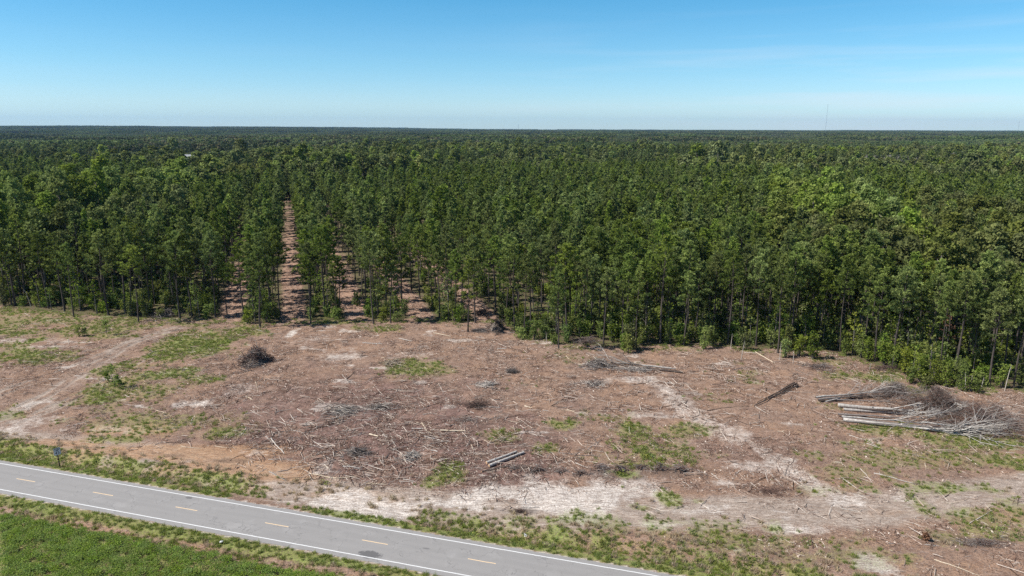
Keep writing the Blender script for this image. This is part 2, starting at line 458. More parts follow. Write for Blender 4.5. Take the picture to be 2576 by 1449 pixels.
# twigs whose shade is chosen twig by twig
def twig_mat():
    m = new_mat('twig_wood'); q = NT(m)
    t = q.attr('tint').outputs['Fac']
    cr = q.n('ShaderNodeValToRGB')
    q.put(cr.inputs[0], t)
    e = cr.color_ramp.elements
    e[0].position = 0; e[0].color = (.045, .03, .024, 1)
    e[1].position = 1; e[1].color = (.66, .58, .50, 1)
    x = e.new(.35); x.color = (.16, .095, .07, 1)
    x = e.new(.6); x.color = (.30, .20, .155, 1)
    x = e.new(.8); x.color = (.42, .34, .28, 1)
    d = q.n('ShaderNodeBsdfDiffuse'); q.put(d.inputs[0], cr.outputs[0])
    q.out(d.outputs[0])
    return m
M['twig'] = twig_mat()

def ground_mat():
    m = new_mat('clearing_ground'); q = NT(m)
    pos = q.n('ShaderNodeNewGeometry').outputs['Position']
    A = q.attr('mask_a'); B = q.attr('mask_b')
    sa = q.n('ShaderNodeSeparateColor'); q.t.links.new(A.outputs['Color'], sa.inputs[0])
    sb = q.n('ShaderNodeSeparateColor'); q.t.links.new(B.outputs['Color'], sb.inputs[0])
    grass, sand, clay = sa.outputs
    track, red, dark = sb.outputs
    forest = q.attr('forest').outputs['Fac']
    n1 = q.noise(pos, .9, 6, .65)            # metre scale
    n2 = q.noise(pos, 4.5, 5, .7)            # litter scale
    n3 = q.noise(pos, .12, 4, .6)            # broad
    n4 = q.noise(q.mapping(pos, (1, 1, 1), (0, 0, .6)), 13, 3, .6)
    # streaks left by machines and wind, mostly along the clearing
    st = q.noise(q.mapping(pos, (.35, 2.6, 1), (0, 0, -.2)), 2.2, 4, .65)
    # needle and chip litter as short fibres in several directions
    fib = None
    for i, a in enumerate((.35, 1.25, 2.3, 2.95)):
        v = q.mapping(pos, (1.3, 8.0, 1), (0, 0, a))
        f = q.noise(v, 1.6, 2, .5)
        f = q.rng(f, .58, .72)
        fib = f if fib is None else q.math('MAXIMUM', fib, f)
    base = q.mix(q.rng(n1, .35, .65), (.235, .145, .100), (.405, .270, .195))
    base = q.mix(q.rng(n3, .40, .62, 0, .6), base, (.390, .235, .145))
    redc = q.mix(q.rng(n1, .38, .62), (.140, .078, .066), (.320, .190, .160))
    redc = q.mix(q.rng(q.noise(pos, .22, 4, .7), .50, .36, 0, .7), redc, (.115, .066, .058))
    base = q.mix(q.math('MULTIPLY', red, q.rng(n2, .35, .6, .5, 1)), base, redc)
    base = q.mix(q.math('MULTIPLY', q.rng(n2, .52, .38), .75), base, (.070, .045, .035))
    base = q.mix(q.rng(q.noise(pos, .33, 5, .7), .50, .32, 0, .6), base, (.13, .080, .064))
    base = q.mix(q.rng(q.noise(q.mapping(pos, (.5, 1.6, 1), (0, 0, .35)), .5, 5, .7), .54, .72, 0, .55), base, (.42, .32, .26))
    base = q.mix(q.math('MULTIPLY', fib, .6), base, (.52, .41, .345))
    base = q.mix(q.math('MULTIPLY', q.rng(n4, .46, .36), .5), base, (.07, .045, .035))
    def cover(col, mask, lo, hi, nz, amt=1.0, w=.62):
        nonlocal base
        s = q.math('ADD', mask, q.math('MULTIPLY', q.math('SUBTRACT', nz, .5), w * 2))
        f = q.math('MULTIPLY', q.rng(s, lo - .12, hi + .25), amt)
        f = q.math('MULTIPLY', f, q.rng(n2, .36, .52, .45, 1))
        f = q.math('MULTIPLY', f, q.rng(mask, .02, .15))
        base = q.mix(f, base, col)
    trackc = q.mix(q.rng(st, .35, .65), (.27, .205, .16), (.50, .425, .36))
    cover(trackc, track, .35, .6, st, .95)
    clayc = q.mix(q.rng(st, .35, .65), (.33, .175, .092), (.50, .33, .20))
    cover(clayc, clay, .45, .85, n1, .85)
    sandc = q.mix(q.rng(n2, .3, .6), (.50, .43, .37), (.80, .73, .655))
    sandc = q.mix(q.math('MULTIPLY', q.rng(st, .54, .40), .7), sandc, (.24, .19, .155))
    cover(sandc, sand, .48, .72, n1, .92, .8)
    cover((.10, .075, .062), dark, .5, .8, n2, .85, .8)
    grassc = q.mix(q.rng(n2, .35, .62), (.125, .165, .038), (.27, .315, .09))
    grassc = q.mix(q.rng(n3, .42, .6, 0, .45), grassc, (.26, .24, .095))
    cover(grassc, grass, .50, .86, q.math('MULTIPLY', q.math('ADD', n1, n2), .5), .92, 1.1)
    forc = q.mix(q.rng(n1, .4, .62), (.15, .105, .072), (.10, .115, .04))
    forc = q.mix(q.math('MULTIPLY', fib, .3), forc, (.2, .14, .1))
    lanec = q.mix(q.rng(n1, .35, .65), (.24, .135, .09), (.46, .30, .22))
    base = q.mix(q.attr('lane').outputs['Fac'], base, q.mix(q.math('MULTIPLY', fib, .6), lanec, (.62, .50, .40)))
    sy = q.n('ShaderNodeSeparateXYZ'); q.t.links.new(pos, sy.inputs[0])
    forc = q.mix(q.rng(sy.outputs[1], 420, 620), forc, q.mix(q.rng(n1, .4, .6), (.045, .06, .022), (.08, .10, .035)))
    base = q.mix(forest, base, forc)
    p = q.n('ShaderNodeBsdfPrincipled'); p.inputs['Roughness'].default_value = .95
    p.inputs['Specular IOR Level'].default_value = .1
    q.put(p.inputs['Base Color'], base)
    bh = q.math('ADD', q.math('MULTIPLY', n2, .6), q.math('MULTIPLY', fib, .35))
    bp = q.n('ShaderNodeBump'); bp.inputs['Strength'].default_value = .8; bp.inputs['Distance'].default_value = .14
    q.put(bp.inputs['Height'], bh)
    b2 = q.n('ShaderNodeBump'); b2.inputs['Strength'].default_value = .5; b2.inputs['Distance'].default_value = .3
    q.put(b2.inputs['Height'], st); q.t.links.new(bp.outputs[0], b2.inputs['Normal'])
    q.t.links.new(b2.outputs[0], p.inputs['Normal'])
    q.out(p.outputs[0])
    return m
def asphalt_mat():
    m = new_mat('old_asphalt'); q = NT(m)
    tc = q.n('ShaderNodeTexCoord').outputs['Object']     # x along the road, y across
    n1 = q.noise(tc, 14, 5, .75)
    n2 = q.noise(q.mapping(tc, (.06, 1.0, 1)), 1.6, 4, .6)
    n3 = q.noise(tc, .35, 4, .6)
    c = q.mix(q.rng(n1, .3, .7), (.215, .205, .194), (.310, .296, .282))
    c = q.mix(q.rng(n2, .42, .66, 0, .5), c, (.225, .215, .205))
    c = q.mix(q.rng(n3, .55, .72, 0, .4), c, (.36, .345, .33))
    # wheel paths, slightly worn
    sx = q.n('ShaderNodeSeparateXYZ'); q.t.links.new(tc, sx.inputs[0])
    w = q.math('ABSOLUTE', q.math('SUBTRACT', q.math('ABSOLUTE', sx.outputs[1]), 1.45))
    w = q.math('ABSOLUTE', q.math('SUBTRACT', w, .72))
    c = q.mix(q.rng(w, .5, .0, 0, .2), c, (.215, .206, .196))
    # hair cracks
    vo = q.n('ShaderNodeTexVoronoi', feature='DISTANCE_TO_EDGE'); vo.inputs['Scale'].default_value = .42
    wv = q.n('ShaderNodeVectorMath', operation='ADD')
    nn = q.n('ShaderNodeTexNoise'); nn.inputs['Scale'].default_value = 1.3; q.t.links.new(tc, nn.inputs['Vector'])
    sc = q.n('ShaderNodeVectorMath', operation='SCALE'); sc.inputs['Scale'].default_value = 1.6
    q.t.links.new(nn.outputs['Color'], sc.inputs[0]); q.t.links.new(tc, wv.inputs[0]); q.t.links.new(sc.outputs[0], wv.inputs[1])
    q.t.links.new(wv.outputs[0], vo.inputs['Vector'])
    cr = q.math('MULTIPLY', q.rng(vo.outputs['Distance'], .022, .006), q.rng(n3, .45, .6))
    c = q.mix(q.math('MULTIPLY', cr, .6), c, (.12, .115, .11))
    # dark oil stain by the near edge line
    def stain(cx, cy, rx, ry):
        dx = q.math('DIVIDE', q.math('SUBTRACT', sx.outputs[0], cx), rx)
        dy = q.math('DIVIDE', q.math('SUBTRACT', sx.outputs[1], cy), ry)
        return q.math('ADD', q.math('MULTIPLY', dx, dx), q.math('MULTIPLY', dy, dy))
    for cx, cy, rx, ry, k in STAINS:
        d = q.math('ADD', stain(cx, cy, rx, ry), q.math('MULTIPLY', q.math('SUBTRACT', q.noise(tc, 3.5, 4), .5), 2.2))
        c = q.mix(q.rng(d, 1.1, .5, 0, k), c, (.07, .068, .07))
    p = q.n('ShaderNodeBsdfPrincipled'); p.inputs['Roughness'].default_value = .8
    q.put(p.inputs['Base Color'], c)
    bp = q.n('ShaderNodeBump'); bp.inputs['Strength'].default_value = .35; bp.inputs['Distance'].default_value = .01
    q.put(bp.inputs['Height'], n1); q.t.links.new(bp.outputs[0], p.inputs['Normal'])
    q.out(p.outputs[0])
    return m
def paint_mat(name, c, wear):
    m = new_mat(name); q = NT(m)
    tc = q.n('ShaderNodeTexCoord').outputs['Object']
    n = q.noise(tc, 9, 5, .8)
    p = q.n('ShaderNodeBsdfPrincipled'); p.inputs['Roughness'].default_value = .6
    q.put(p.inputs['Base Color'], q.mix(q.rng(n, .5, .72, 0, wear), c, (.33, .32, .32)))
    q.out(p.outputs[0])
    return m

# ------------------------------------------------------------------ mesh building
class MB:
    """collects triangles and quads; tint is a leaf / twig shade per face, mat a material slot per face"""
    def __init__(s):
        s.V = []; s.nv = 0; s.Q = []; s.T = []; s.qt = []; s.tt = []; s.qm = []; s.tm = []
    def add(s, V, Q=None, T=None, tint=.5, mat=0):
        V = np.asarray(V, float).reshape(-1, 3)
        s.V.append(V)
        if Q is not None and len(Q):
            Q = np.asarray(Q, int).reshape(-1, 4) + s.nv
            s.Q.append(Q); s.qt.append(np.broadcast_to(np.asarray(tint, float), (len(Q),)).copy()); s.qm.append(np.full(len(Q), mat))
        if T is not None and len(T):
            T = np.asarray(T, int).reshape(-1, 3) + s.nv
            s.T.append(T); s.tt.append(np.broadcast_to(np.asarray(tint, float), (len(T),)).copy() if np.ndim(tint) == 0 else np.full(len(T), float(np.mean(tint)))); s.tm.append(np.full(len(T), mat))
        s.nv += len(V)
    def tube(s, P, rad, n=5, tint=.5, mat=0, cap=False, capmat=None):
        P = np.asarray(P, float); rad = np.broadcast_to(np.asarray(rad, float), (len(P),))
        d = np.gradient(P, axis=0)
        d /= np.linalg.norm(d, axis=1)[:, None] + 1e-9
        ref = np.array([0, 0, 1.0]) if abs(d[0][2]) < .85 else np.array([1.0, 0, 0])
        a = np.cross(d, ref); a /= np.linalg.norm(a, axis=1)[:, None] + 1e-9
        b = np.cross(d, a)
        an = np.arange(n) * 2 * pi / n
        V = P[:, None, :] + rad[:, None, None] * (a[:, None, :] * np.cos(an)[None, :, None] + b[:, None, :] * np.sin(an)[None, :, None])
        V = V.reshape(-1, 3)
        k = len(P); Q = []
        for i in range(k - 1):
            for j in range(n):
                j2 = (j + 1) % n
                Q.append((i * n + j, i * n + j2, (i + 1) * n + j2, (i + 1) * n + j))
        s.add(V, Q, tint=tint, mat=mat)
        if cap:
            for e in (0, k - 1):
                c = V[e * n:(e + 1) * n]
                W = np.vstack([c, P[e] + d[e] * (.004 if e else -.004)])
                s.add(W, T=[(j, (j + 1) % n, n) for j in range(n)], tint=tint, mat=capmat if capmat is not None else mat)
    def leaves(s, C, size, tint, mat=0, up=0.0, aspect=1.7, centre=None, out=0.0):
        """one small quad per centre, turned at random (leaning to 'up' / outward)"""
        C = np.asarray(C, float); n = len(C)
        N = rng.normal(size=(n, 3)); N /= np.linalg.norm(N, axis=1)[:, None]
        if up:
            N[:, 2] += up
        if out and centre is not None:
            O = C - np.asarray(centre, float); O /= np.linalg.norm(O, axis=1)[:, None] + 1e-6
            N += out * O
        N /= np.linalg.norm(N, axis=1)[:, None] + 1e-9
        r = rng.normal(size=(n, 3))
        A = np.cross(N, r); A /= np.linalg.norm(A, axis=1)[:, None] + 1e-9
        B = np.cross(N, A)
        sz = np.asarray(size, float) * rng.uniform(.7, 1.3, n)
        A = A * (sz * .5 * aspect)[:, None]; B = B * (sz * .5)[:, None]
        V = np.stack([C - A, C - B, C + A, C + B], 1).reshape(-1, 3)
        s.add(V, np.arange(4 * n).reshape(n, 4), tint=np.clip(tint, 0, 1), mat=mat)
    def mesh(s, name, mats, smooth=False):
        me = bpy.data.meshes.new(name)
        V = np.vstack(s.V) if s.V else np.zeros((0, 3))
        Q = np.vstack(s.Q) if s.Q else np.zeros((0, 4), int)
        T = np.vstack(s.T) if s.T else np.zeros((0, 3), int)
        me.vertices.add(len(V)); me.vertices.foreach_set('co', V.ravel())
        L = np.concatenate([Q.ravel(), T.ravel()])
        me.loops.add(len(L)); me.loops.foreach_set('vertex_index', L.astype(np.int32))
        st = np.concatenate([np.arange(len(Q)) * 4, len(Q) * 4 + np.arange(len(T)) * 3])
        me.polygons.add(len(st)); me.polygons.foreach_set('loop_start', st.astype(np.int32))
        mi = np.concatenate(s.qm + s.tm) if (s.qm or s.tm) else np.zeros(0)
        me.polygons.foreach_set('material_index', mi.astype(np.int32))
        me.polygons.foreach_set('use_smooth', np.full(len(st), bool(smooth)))
        for m in mats:
            me.materials.append(m)
        me.update(calc_edges=True)
        at_ = me.attributes.new('tint', 'FLOAT', 'FACE')
        tn = np.concatenate(s.qt + s.tt) if (s.qt or s.tt) else np.zeros(0)
        at_.data.foreach_set('value', tn.astype(np.float32))
        return me
def tag(o, label=None, cat=None, group=None, kind=None):
    for k, v in (('label', label), ('category', cat), ('group', group), ('kind', kind)):
        if v:
            o[k] = v
    return o
def link(name, me, parent=None, loc=None):
    o = bpy.data.objects.new(name, me)
    COL.objects.link(o)
    if parent is not None:
        o.parent = parent
    if loc is not None:
        o.location = loc
    return o
def empty(name, loc=(0, 0, 0), rz=0.0):
    o = bpy.data.objects.new(name, None)
    COL.objects.link(o)
    o.location = loc; o.rotation_euler = (0, 0, rz)
    o.empty_display_size = .5
    return o
ORD = ['', 'first', 'second', 'third', 'fourth', 'fifth', 'sixth', 'seventh', 'eighth', 'ninth', 'tenth', 'eleventh', 'twelfth',
       'thirteenth', 'fourteenth', 'fifteenth', 'sixteenth', 'seventeenth', 'eighteenth', 'nineteenth', 'twentieth']
TENS = {2: 'twenty', 3: 'thirty', 4: 'forty', 5: 'fifty', 6: 'sixty', 7: 'seventy', 8: 'eighty', 9: 'ninety'}
def ordinal(n):
    if n <= 20:
        return ORD[n]
    if n >= 100:
        return 'hundred and ' + ordinal(n - 100) if n > 100 else 'hundredth'
    t, u = divmod(n, 10)
    return TENS[t][:-1] + 'ieth' if u == 0 else TENS[t] + '-' + ORD[u]

# ------------------------------------------------------------------ ground, road, markings
def axis(lo, hi, step, far_lo, far_hi, grow):
    a = list(np.arange(lo, hi + 1e-6, step))
    s = step
    while a[-1] < far_hi:
        s *= grow; a.append(a[-1] + s)
    s = step; b = []
    x = lo
    while x > far_lo:
        s *= grow; x -= s; b.append(x)
    return np.array(b[::-1] + a)
gx = axis(-135, 110, .42, -14000, 14000, 1.16)
gy = axis(52, 200, .42, -400, 16000, 1.14)
GX, GY = np.meshgrid(gx, gy)
GZ = height(GX, GY)
_, TT = road_st(GX, GY)
nx, ny = len(gx), len(gy)
me = bpy.data.meshes.new('ground')
V = np.stack([GX.ravel(), GY.ravel(), GZ.ravel()], 1)
I = np.arange(nx * ny).reshape(ny, nx)
Q = np.stack([I[:-1, :-1], I[:-1, 1:], I[1:, 1:], I[1:, :-1]], -1).reshape(-1, 4)
me.vertices.add(len(V)); me.vertices.foreach_set('co', V.ravel())
me.loops.add(Q.size); me.loops.foreach_set('vertex_index', Q.ravel().astype(np.int32))
me.polygons.add(len(Q)); me.polygons.foreach_set('loop_start', (np.arange(len(Q)) * 4).astype(np.int32))
me.polygons.foreach_set('use_smooth', np.ones(len(Q), bool))
me.update(calc_edges=True)
mk = masks(GX, GY)
for nm, ks in (('mask_a', ('grass', 'sand', 'clay')), ('mask_b', ('track', 'red', 'dark'))):
    ca = me.color_attributes.new(nm, 'FLOAT_COLOR', 'POINT')
    arr = np.ones((len(V), 4), np.float32)
    for i, k in enumerate(ks):
        arr[:, i] = mk[k]
    ca.data.foreach_set('color', arr.ravel())
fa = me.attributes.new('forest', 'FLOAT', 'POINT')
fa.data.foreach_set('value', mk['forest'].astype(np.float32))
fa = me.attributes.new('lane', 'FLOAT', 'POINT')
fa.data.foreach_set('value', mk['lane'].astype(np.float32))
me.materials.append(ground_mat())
tag(link('ground', me), kind='structure')

RANG = math.atan2(RD[1], RD[0])
def road_obj(name, me, parent=None):
    o = link(name, me, parent)
    if parent is None:
        o.location = (RC[0], RC[1], 0); o.rotation_euler = (0, 0, RANG)
    return o
def st_of(u, v):
    x, y = at(u, v)
    s, t = road_st(x, y)
    return float(s), float(t)
sA = st_of(930, 1396); sB = st_of(476, 1253)
STAINS = [(sA[0], sA[1], 1.5, .75, .75), (sB[0], sB[1], .5, .3, .6), (st_of(1072, 1381)[0], st_of(1072, 1381)[1], .5, .15, .5)]
# road slab with a ragged edge
mb = MB()
ss = np.arange(-260, 240, .35)
wl = 3.42 + .22 * fbm(ss * .5, ss * 0, 61) + .10 * (vnoise(ss * 2.2, ss * 0, 62) - .5)
wr = 3.42 + .22 * fbm(ss * .5, ss * 0 + 9, 63) + .10 * (vnoise(ss * 2.2, ss * 0, 64) - .5)
cols = [(-1, -wr, -.05), (-1, -wr, .035), (0, ss * 0, .075), (1, wl, .035), (1, wl, -.05)]
V = np.concatenate([np.stack([ss, c[1] * np.ones_like(ss), np.full_like(ss, c[2])], 1) for c in cols])
n = len(ss); Q = []
idx = np.arange(n - 1)
for c in range(len(cols) - 1):
    Q.append(np.stack([c * n + idx, c * n + idx + 1, (c + 1) * n + idx + 1, (c + 1) * n + idx], 1))
mb.add(V, np.vstack(Q))
road = tag(road_obj('road', mb.mesh('road', [asphalt_mat()])), kind='structure')
def rz_(t):
    return .075 - .04 * abs(t) / 3.5 + .005
def strip(s0, s1, t0, w, m, name):
    mb = MB()
    sv = np.arange(s0, s1 + .01, .4 if s1 - s0 > 10 else .2)
    jit = (vnoise(sv * 3, sv * 0, int(abs(t0) * 10)) - .5) * .03
    a = t0 - w / 2 + jit; b = t0 + w / 2 + jit
    V = np.concatenate([np.stack([sv, a, [rz_(q) for q in a]], 1), np.stack([sv, b, [rz_(q) for q in b]], 1)])
    k = np.arange(len(sv) - 1)
    mb.add(V, np.stack([k, k + 1, len(sv) + k + 1, len(sv) + k], 1))
    return tag(road_obj(name, mb.mesh(name, [m]), road))
pw = paint_mat('white_road_paint', (.68, .68, .66), .7)
py_ = paint_mat('yellow_road_paint', (.72, .53, .32), .6)
strip(-258, 238, 2.83, .14, pw, 'edge_line')
strip(-258, 238, -2.80, .14, pw, 'edge_line')
DASH = [(41.4, 1441.2), (270, 1480.8), (536, 1526), (804, 1570.3), (1088, 1620.5), (1404, 1677.5)]
DK = 2576 / 3072
dss = [st_of(u * DK, v * DK)[0] for u, v in DASH]
cyc = (dss[-1] - dss[0]) / 5
for k in range(-3, 10):
    s0 = dss[0] + k * cyc
    strip(s0, s0 + 3.3, .02, .13, py_, 'centre_dash')

# ------------------------------------------------------------------ instancing on points (for what nobody could count)
def scatter(name, pts, rz, scl, idx, protos, label, cat, wvar=.0):
    """one object; geometry nodes place proto k on every point whose index is k"""
    pts = np.asarray(pts, float)
    me = bpy.data.meshes.new(name)
    me.vertices.add(len(pts)); me.vertices.foreach_set('co', pts.ravel())
    wid = np.asarray(scl) * (1 + wvar * (rng.random(len(pts)) * 2 - 1))
    for nm, ty, arr in (('rz', 'FLOAT', rz), ('scl', 'FLOAT', scl), ('wid', 'FLOAT', wid)):
        a = me.attributes.new(nm, ty, 'POINT'); a.data.foreach_set('value', np.asarray(arr, np.float32))
    a = me.attributes.new('idx', 'INT', 'POINT'); a.data.foreach_set('value', np.asarray(idx, np.int32))
    me.update()
    o = link(name, me)
    g = bpy.data.node_groups.new(name, 'GeometryNodeTree')
    g.interface.new_socket('Geometry', in_out='INPUT', socket_type='NodeSocketGeometry')
    g.interface.new_socket('Geometry', in_out='OUTPUT', socket_type='NodeSocketGeometry')
    gi = g.nodes.new('NodeGroupInput'); go = g.nodes.new('NodeGroupOutput')
    jn = g.nodes.new('GeometryNodeJoinGeometry')
    def named(nm, ty):
        n = g.nodes.new('GeometryNodeInputNamedAttribute'); n.data_type = ty
        n.inputs['Name'].default_value = nm
        return n.outputs['Attribute']
    ra = named('rz', 'FLOAT'); sa = named('scl', 'FLOAT'); ia = named('idx', 'INT')
    cx = g.nodes.new('ShaderNodeCombineXYZ'); g.links.new(ra, cx.inputs[2])
    wa = named('wid', 'FLOAT'); cs = g.nodes.new('ShaderNodeCombineXYZ')
    g.links.new(wa, cs.inputs[0]); g.links.new(wa, cs.inputs[1]); g.links.new(sa, cs.inputs[2])
    for k, p in enumerate(protos):
        cmp_ = g.nodes.new('FunctionNodeCompare'); cmp_.data_type = 'INT'; cmp_.operation = 'EQUAL'
        ins = [s for s in cmp_.inputs if s.type == 'INT']
        g.links.new(ia, ins[0]); ins[1].default_value = k
        oi = g.nodes.new('GeometryNodeObjectInfo'); oi.inputs['Object'].default_value = p
        oi.inputs['As Instance'].default_value = True
        ip = g.nodes.new('GeometryNodeInstanceOnPoints')
        g.links.new(gi.outputs[0], ip.inputs['Points'])
        g.links.new(cmp_.outputs[0], ip.inputs['Selection'])
        g.links.new(oi.outputs['Geometry'], ip.inputs['Instance'])
        g.links.new(cx.outputs[0], ip.inputs['Rotation'])
        g.links.new(cs.outputs[0], ip.inputs['Scale'])
        g.links.new(ip.outputs[0], jn.inputs[0])
    g.links.new(jn.outputs[0], go.inputs[0])
    md = o.modifiers.new('scatter', 'NODES'); md.node_group = g
    tag(o, label, cat, kind='stuff')
    return o
def proto(me):
    return bpy.data.objects.new(me.name, me)     # never linked: only the scatter uses it

# ------------------------------------------------------------------ tree meshes
def pine(seed, h=20.5, full=1.0, nface=1.0):
    """returns (trunk MB, crown MB)"""
    r = random.Random(seed)
    tr, cr = MB(), MB()
    lean = (r.uniform(-.03, .03), r.uniform(-.03, .03))
    def ax(z):
        return np.array([lean[0] * z + .14 * sin(z * .31 + seed), lean[1] * z + .14 * cos(z * .27 + seed * 2), z])
    zs = np.array([-.3, .15, 1.2, 3, 6, 9, 12, 15, 18, h - .6]) * min(1, h / 20)
    r0 = r.uniform(.16, .215)
    rad = r0 * (1 - (zs / h) ** 1.2 * .86); rad[0] = r0 * 1.6; rad[1] = r0 * 1.3
    tr.tube([ax(z) for z in zs], rad, 7)
    cb = h * r.uniform(.40, .60)
    for k in range(r.randint(5, 12)):
        z = r.uniform(h * .2, cb + 1); a = r.uniform(0, 2 * pi); L = r.uniform(.5, 2.0)
        p = ax(z); d = np.array([cos(a), sin(a), r.uniform(-.2, .35)])
        tr.tube([p, p + d * L * .6, p + d * L + [0, 0, -.1 * L]], [.035, .022, .008], 3)
    nb = int(r.uniform(26, 36) * full)
    wide = r.uniform(2.8, 3.9); pw_ = r.uniform(.55, .95)
    skew = r.uniform(0, 2 * pi)
    for i in range(nb):
        f = (i + r.random()) / nb
        z = cb + (h - .3 - cb) * f ** .95
        prof = (1 - f) ** pw_ * (.5 + .5 * min(1, (f + .05) / .35))
        a = i * 2.39996 + r.uniform(-.6, .6)
        L = (wide * prof * (1 + .22 * cos(a - skew)) + .35) * r.uniform(.55, 1.25)
        up = .12 + .85 * f + r.uniform(-.12, .15)
        p = ax(z)
        d = np.array([cos(a), sin(a), up]); d /= np.linalg.norm(d)
        bend = np.array([0, 0, .16 * L])
        tip = p + d * L + bend
        mid = p + d * L * .5 - bend * .1
        cr.tube([p, mid, tip], [.05 * (1.1 - f), .032 * (1.1 - f), .01], 3, mat=1)
        nt = max(3, int((3 + L * 3.4) * (.5 + .5 * nface)))
        base_t = .30 + .35 * f + r.uniform(-.2, .2)  # lighter up the crown: sunlit tops put into the needle colour
        for k in range(nt):
            u = r.uniform(.3, 1.02) ** .75
            c = p + (mid - p) * min(1, u * 2) if u < .5 else mid + (tip - mid) * (u - .5) * 2
            sp = .10 + .16 * L * (u - .2)
            c = c + np.array([r.gauss(0, sp), r.gauss(0, sp), abs(r.gauss(.08, .1))])
            m = max(6, int(17 * nface))
            # a tuft of needles fanning out and up from the shoot
            A = d * .5 + rng.normal(size=(m, 3)) * .75 + [0, 0, .45]
            A /= np.linalg.norm(A, axis=1)[:, None]
            ln = rng.uniform(.26, .5, m) * (1.15 if nface < 1 else 1)
            S_ = np.cross(A, rng.normal(size=(m, 3))); S_ /= np.linalg.norm(S_, axis=1)[:, None] + 1e-9
            w = (.055 if nface >= 1 else .085) / math.sqrt(max(nface, .3))
            B0 = c + A * .03
            V = np.stack([B0 - S_ * w * .6, B0 + S_ * w * .6, B0 + A * ln[:, None] + S_ * w, B0 + A * ln[:, None] - S_ * w], 1).reshape(-1, 3)
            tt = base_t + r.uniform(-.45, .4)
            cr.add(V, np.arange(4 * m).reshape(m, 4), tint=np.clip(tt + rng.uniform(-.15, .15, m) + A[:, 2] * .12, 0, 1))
    return tr, cr
def crown_clumps(mb, clumps, nleaf, lsize, r, t0=.45, squash=.75, up=.5):
    for (c, rad, tt) in clumps:
        m = int(nleaf * rad * rad)
        D = rng.normal(size=(m, 3)); D /= np.linalg.norm(D, axis=1)[:, None]
        rr = rad * rng.uniform(.55, 1.12, m) * (1 + .2 * np.sin(D[:, 0] * 5 + c[0]) * np.sin(D[:, 1] * 4 + c[1]))
        C = np.asarray(c) + D * rr[:, None] * [1, 1, squash]
        mb.leaves(C, lsize, t0 + tt + rng.uniform(-.28, .28, m), up=up, aspect=1.5, centre=c, out=.7)
def broad(seed, h=20, w=4.6, nleaf=60, lsize=.38, base=.35, nc=26):
    r = random.Random(seed)
    tr, cr = MB(), MB()
    r0 = h * .013
    ax = lambda z: np.array([.25 * sin(z * .2 + seed), .25 * cos(z * .23 + seed), z])
    zs = np.linspace(-.3, h * .8, 8)
    tr.tube([ax(z) for z in zs], r0 * (1.25 - zs / h), 7)
    cl = []
    for i in range(nc):
        f = (i + .5) / nc
        z = h * (base + (1 - base) * f * .96)
        prof = sin(pi * min(1, .16 + f * .84) ** .9) ** .6 if f < .97 else .2
        a = i * 2.4 + r.uniform(-.6, .6)
        rr = w * prof * r.uniform(.35, .85)
        c = ax(min(z, h * .8)) * [1, 1, 0] + np.array([cos(a) * rr, sin(a) * rr, z + r.uniform(-.5, .5)])
        rad = r.uniform(.85, 1.5) * w / 4.6
        cl.append((c, rad, r.uniform(-.2, .2) + .1 * f))
        if i % 2 == 0:
            p = ax(max(h * .22, z - rr * .9))
            tr.tube([p, (p + c) / 2 + [0, 0, -.2], c], [r0 * .4, r0 * .25, .02], 4)
    crown_clumps(cr, cl, nleaf, lsize, r)
    return tr, cr
def bush(seed, h=2.6, w=1.6, nleaf=85, lsize=.22, nc=9):
    nc = int(nc * 1.5)
    r = random.Random(seed)
    st, cr = MB(), MB()
    cl = []
    for i in range(nc):
        a = r.uniform(0, 2 * pi); f = (i + .5) / nc
        rr = w * r.uniform(.1, .75) * (1 - .6 * f)
        c = np.array([cos(a) * rr, sin(a) * rr, h * (.12 + .8 * f)])
        cl.append((c, r.uniform(.26, .72) * w / 1.6, r.uniform(-.3, .3)))
        st.tube([(c[0] * .15, c[1] * .15, -.1), (c[0] * .5, c[1] * .5, c[2] * .6), c], [.035, .025, .01], 3)
    crown_clumps(cr, cl, nleaf, lsize, r, squash=.9)
    # ragged shoots above the mass
    for k in range(7):
        a = r.uniform(0, 2 * pi); d = np.array([cos(a) * .5, sin(a) * .5, 1.0])
        p = np.array([cos(a) * w * .4, sin(a) * w * .4, h * .7])
        L = r.uniform(.3, .3 + h * .3)
        st.tube([p, p + d * L], [.015, .006], 3)
        m = 10
        cr.leaves(p + d * rng.uniform(.1, 1.05, m)[:, None] * L + rng.normal(size=(m, 3)) * .1, lsize, rng.uniform(.3, 1, m), up=.5)
    return st, cr
def both(tr, cr, name, m_tr, m_cr, m_limb=None):
    """one mesh out of a trunk and a crown, for the scatter"""
    mb = MB()
    for src, off in ((tr, 2), (cr, 0)):
        base = mb.nv
        for v in src.V:
            mb.V.append(v); mb.nv += len(v)
        for q_, t_, m_ in zip(src.Q, src.qt, src.qm):
            mb.Q.append(q_ + base); mb.qt.append(t_); mb.qm.append(np.where(m_ == 1, 1, off) if off == 0 else np.full(len(m_), 1))
        for q_, t_, m_ in zip(src.T, src.tt, src.tm):
            mb.T.append(q_ + base); mb.tt.append(t_); mb.tm.append(np.where(m_ == 1, 1, off) if off == 0 else np.full(len(m_), 1))
    return mb.mesh(name, [m_cr, m_tr])
# ------------------------------------------------------------------ forest
def vis(x, y, m=35):
    """inside the picture's width (with a margin for a step aside and for shadows)"""
    return (np.abs(np.asarray(x) + 0.0) < .72 * np.asarray(y) + m)
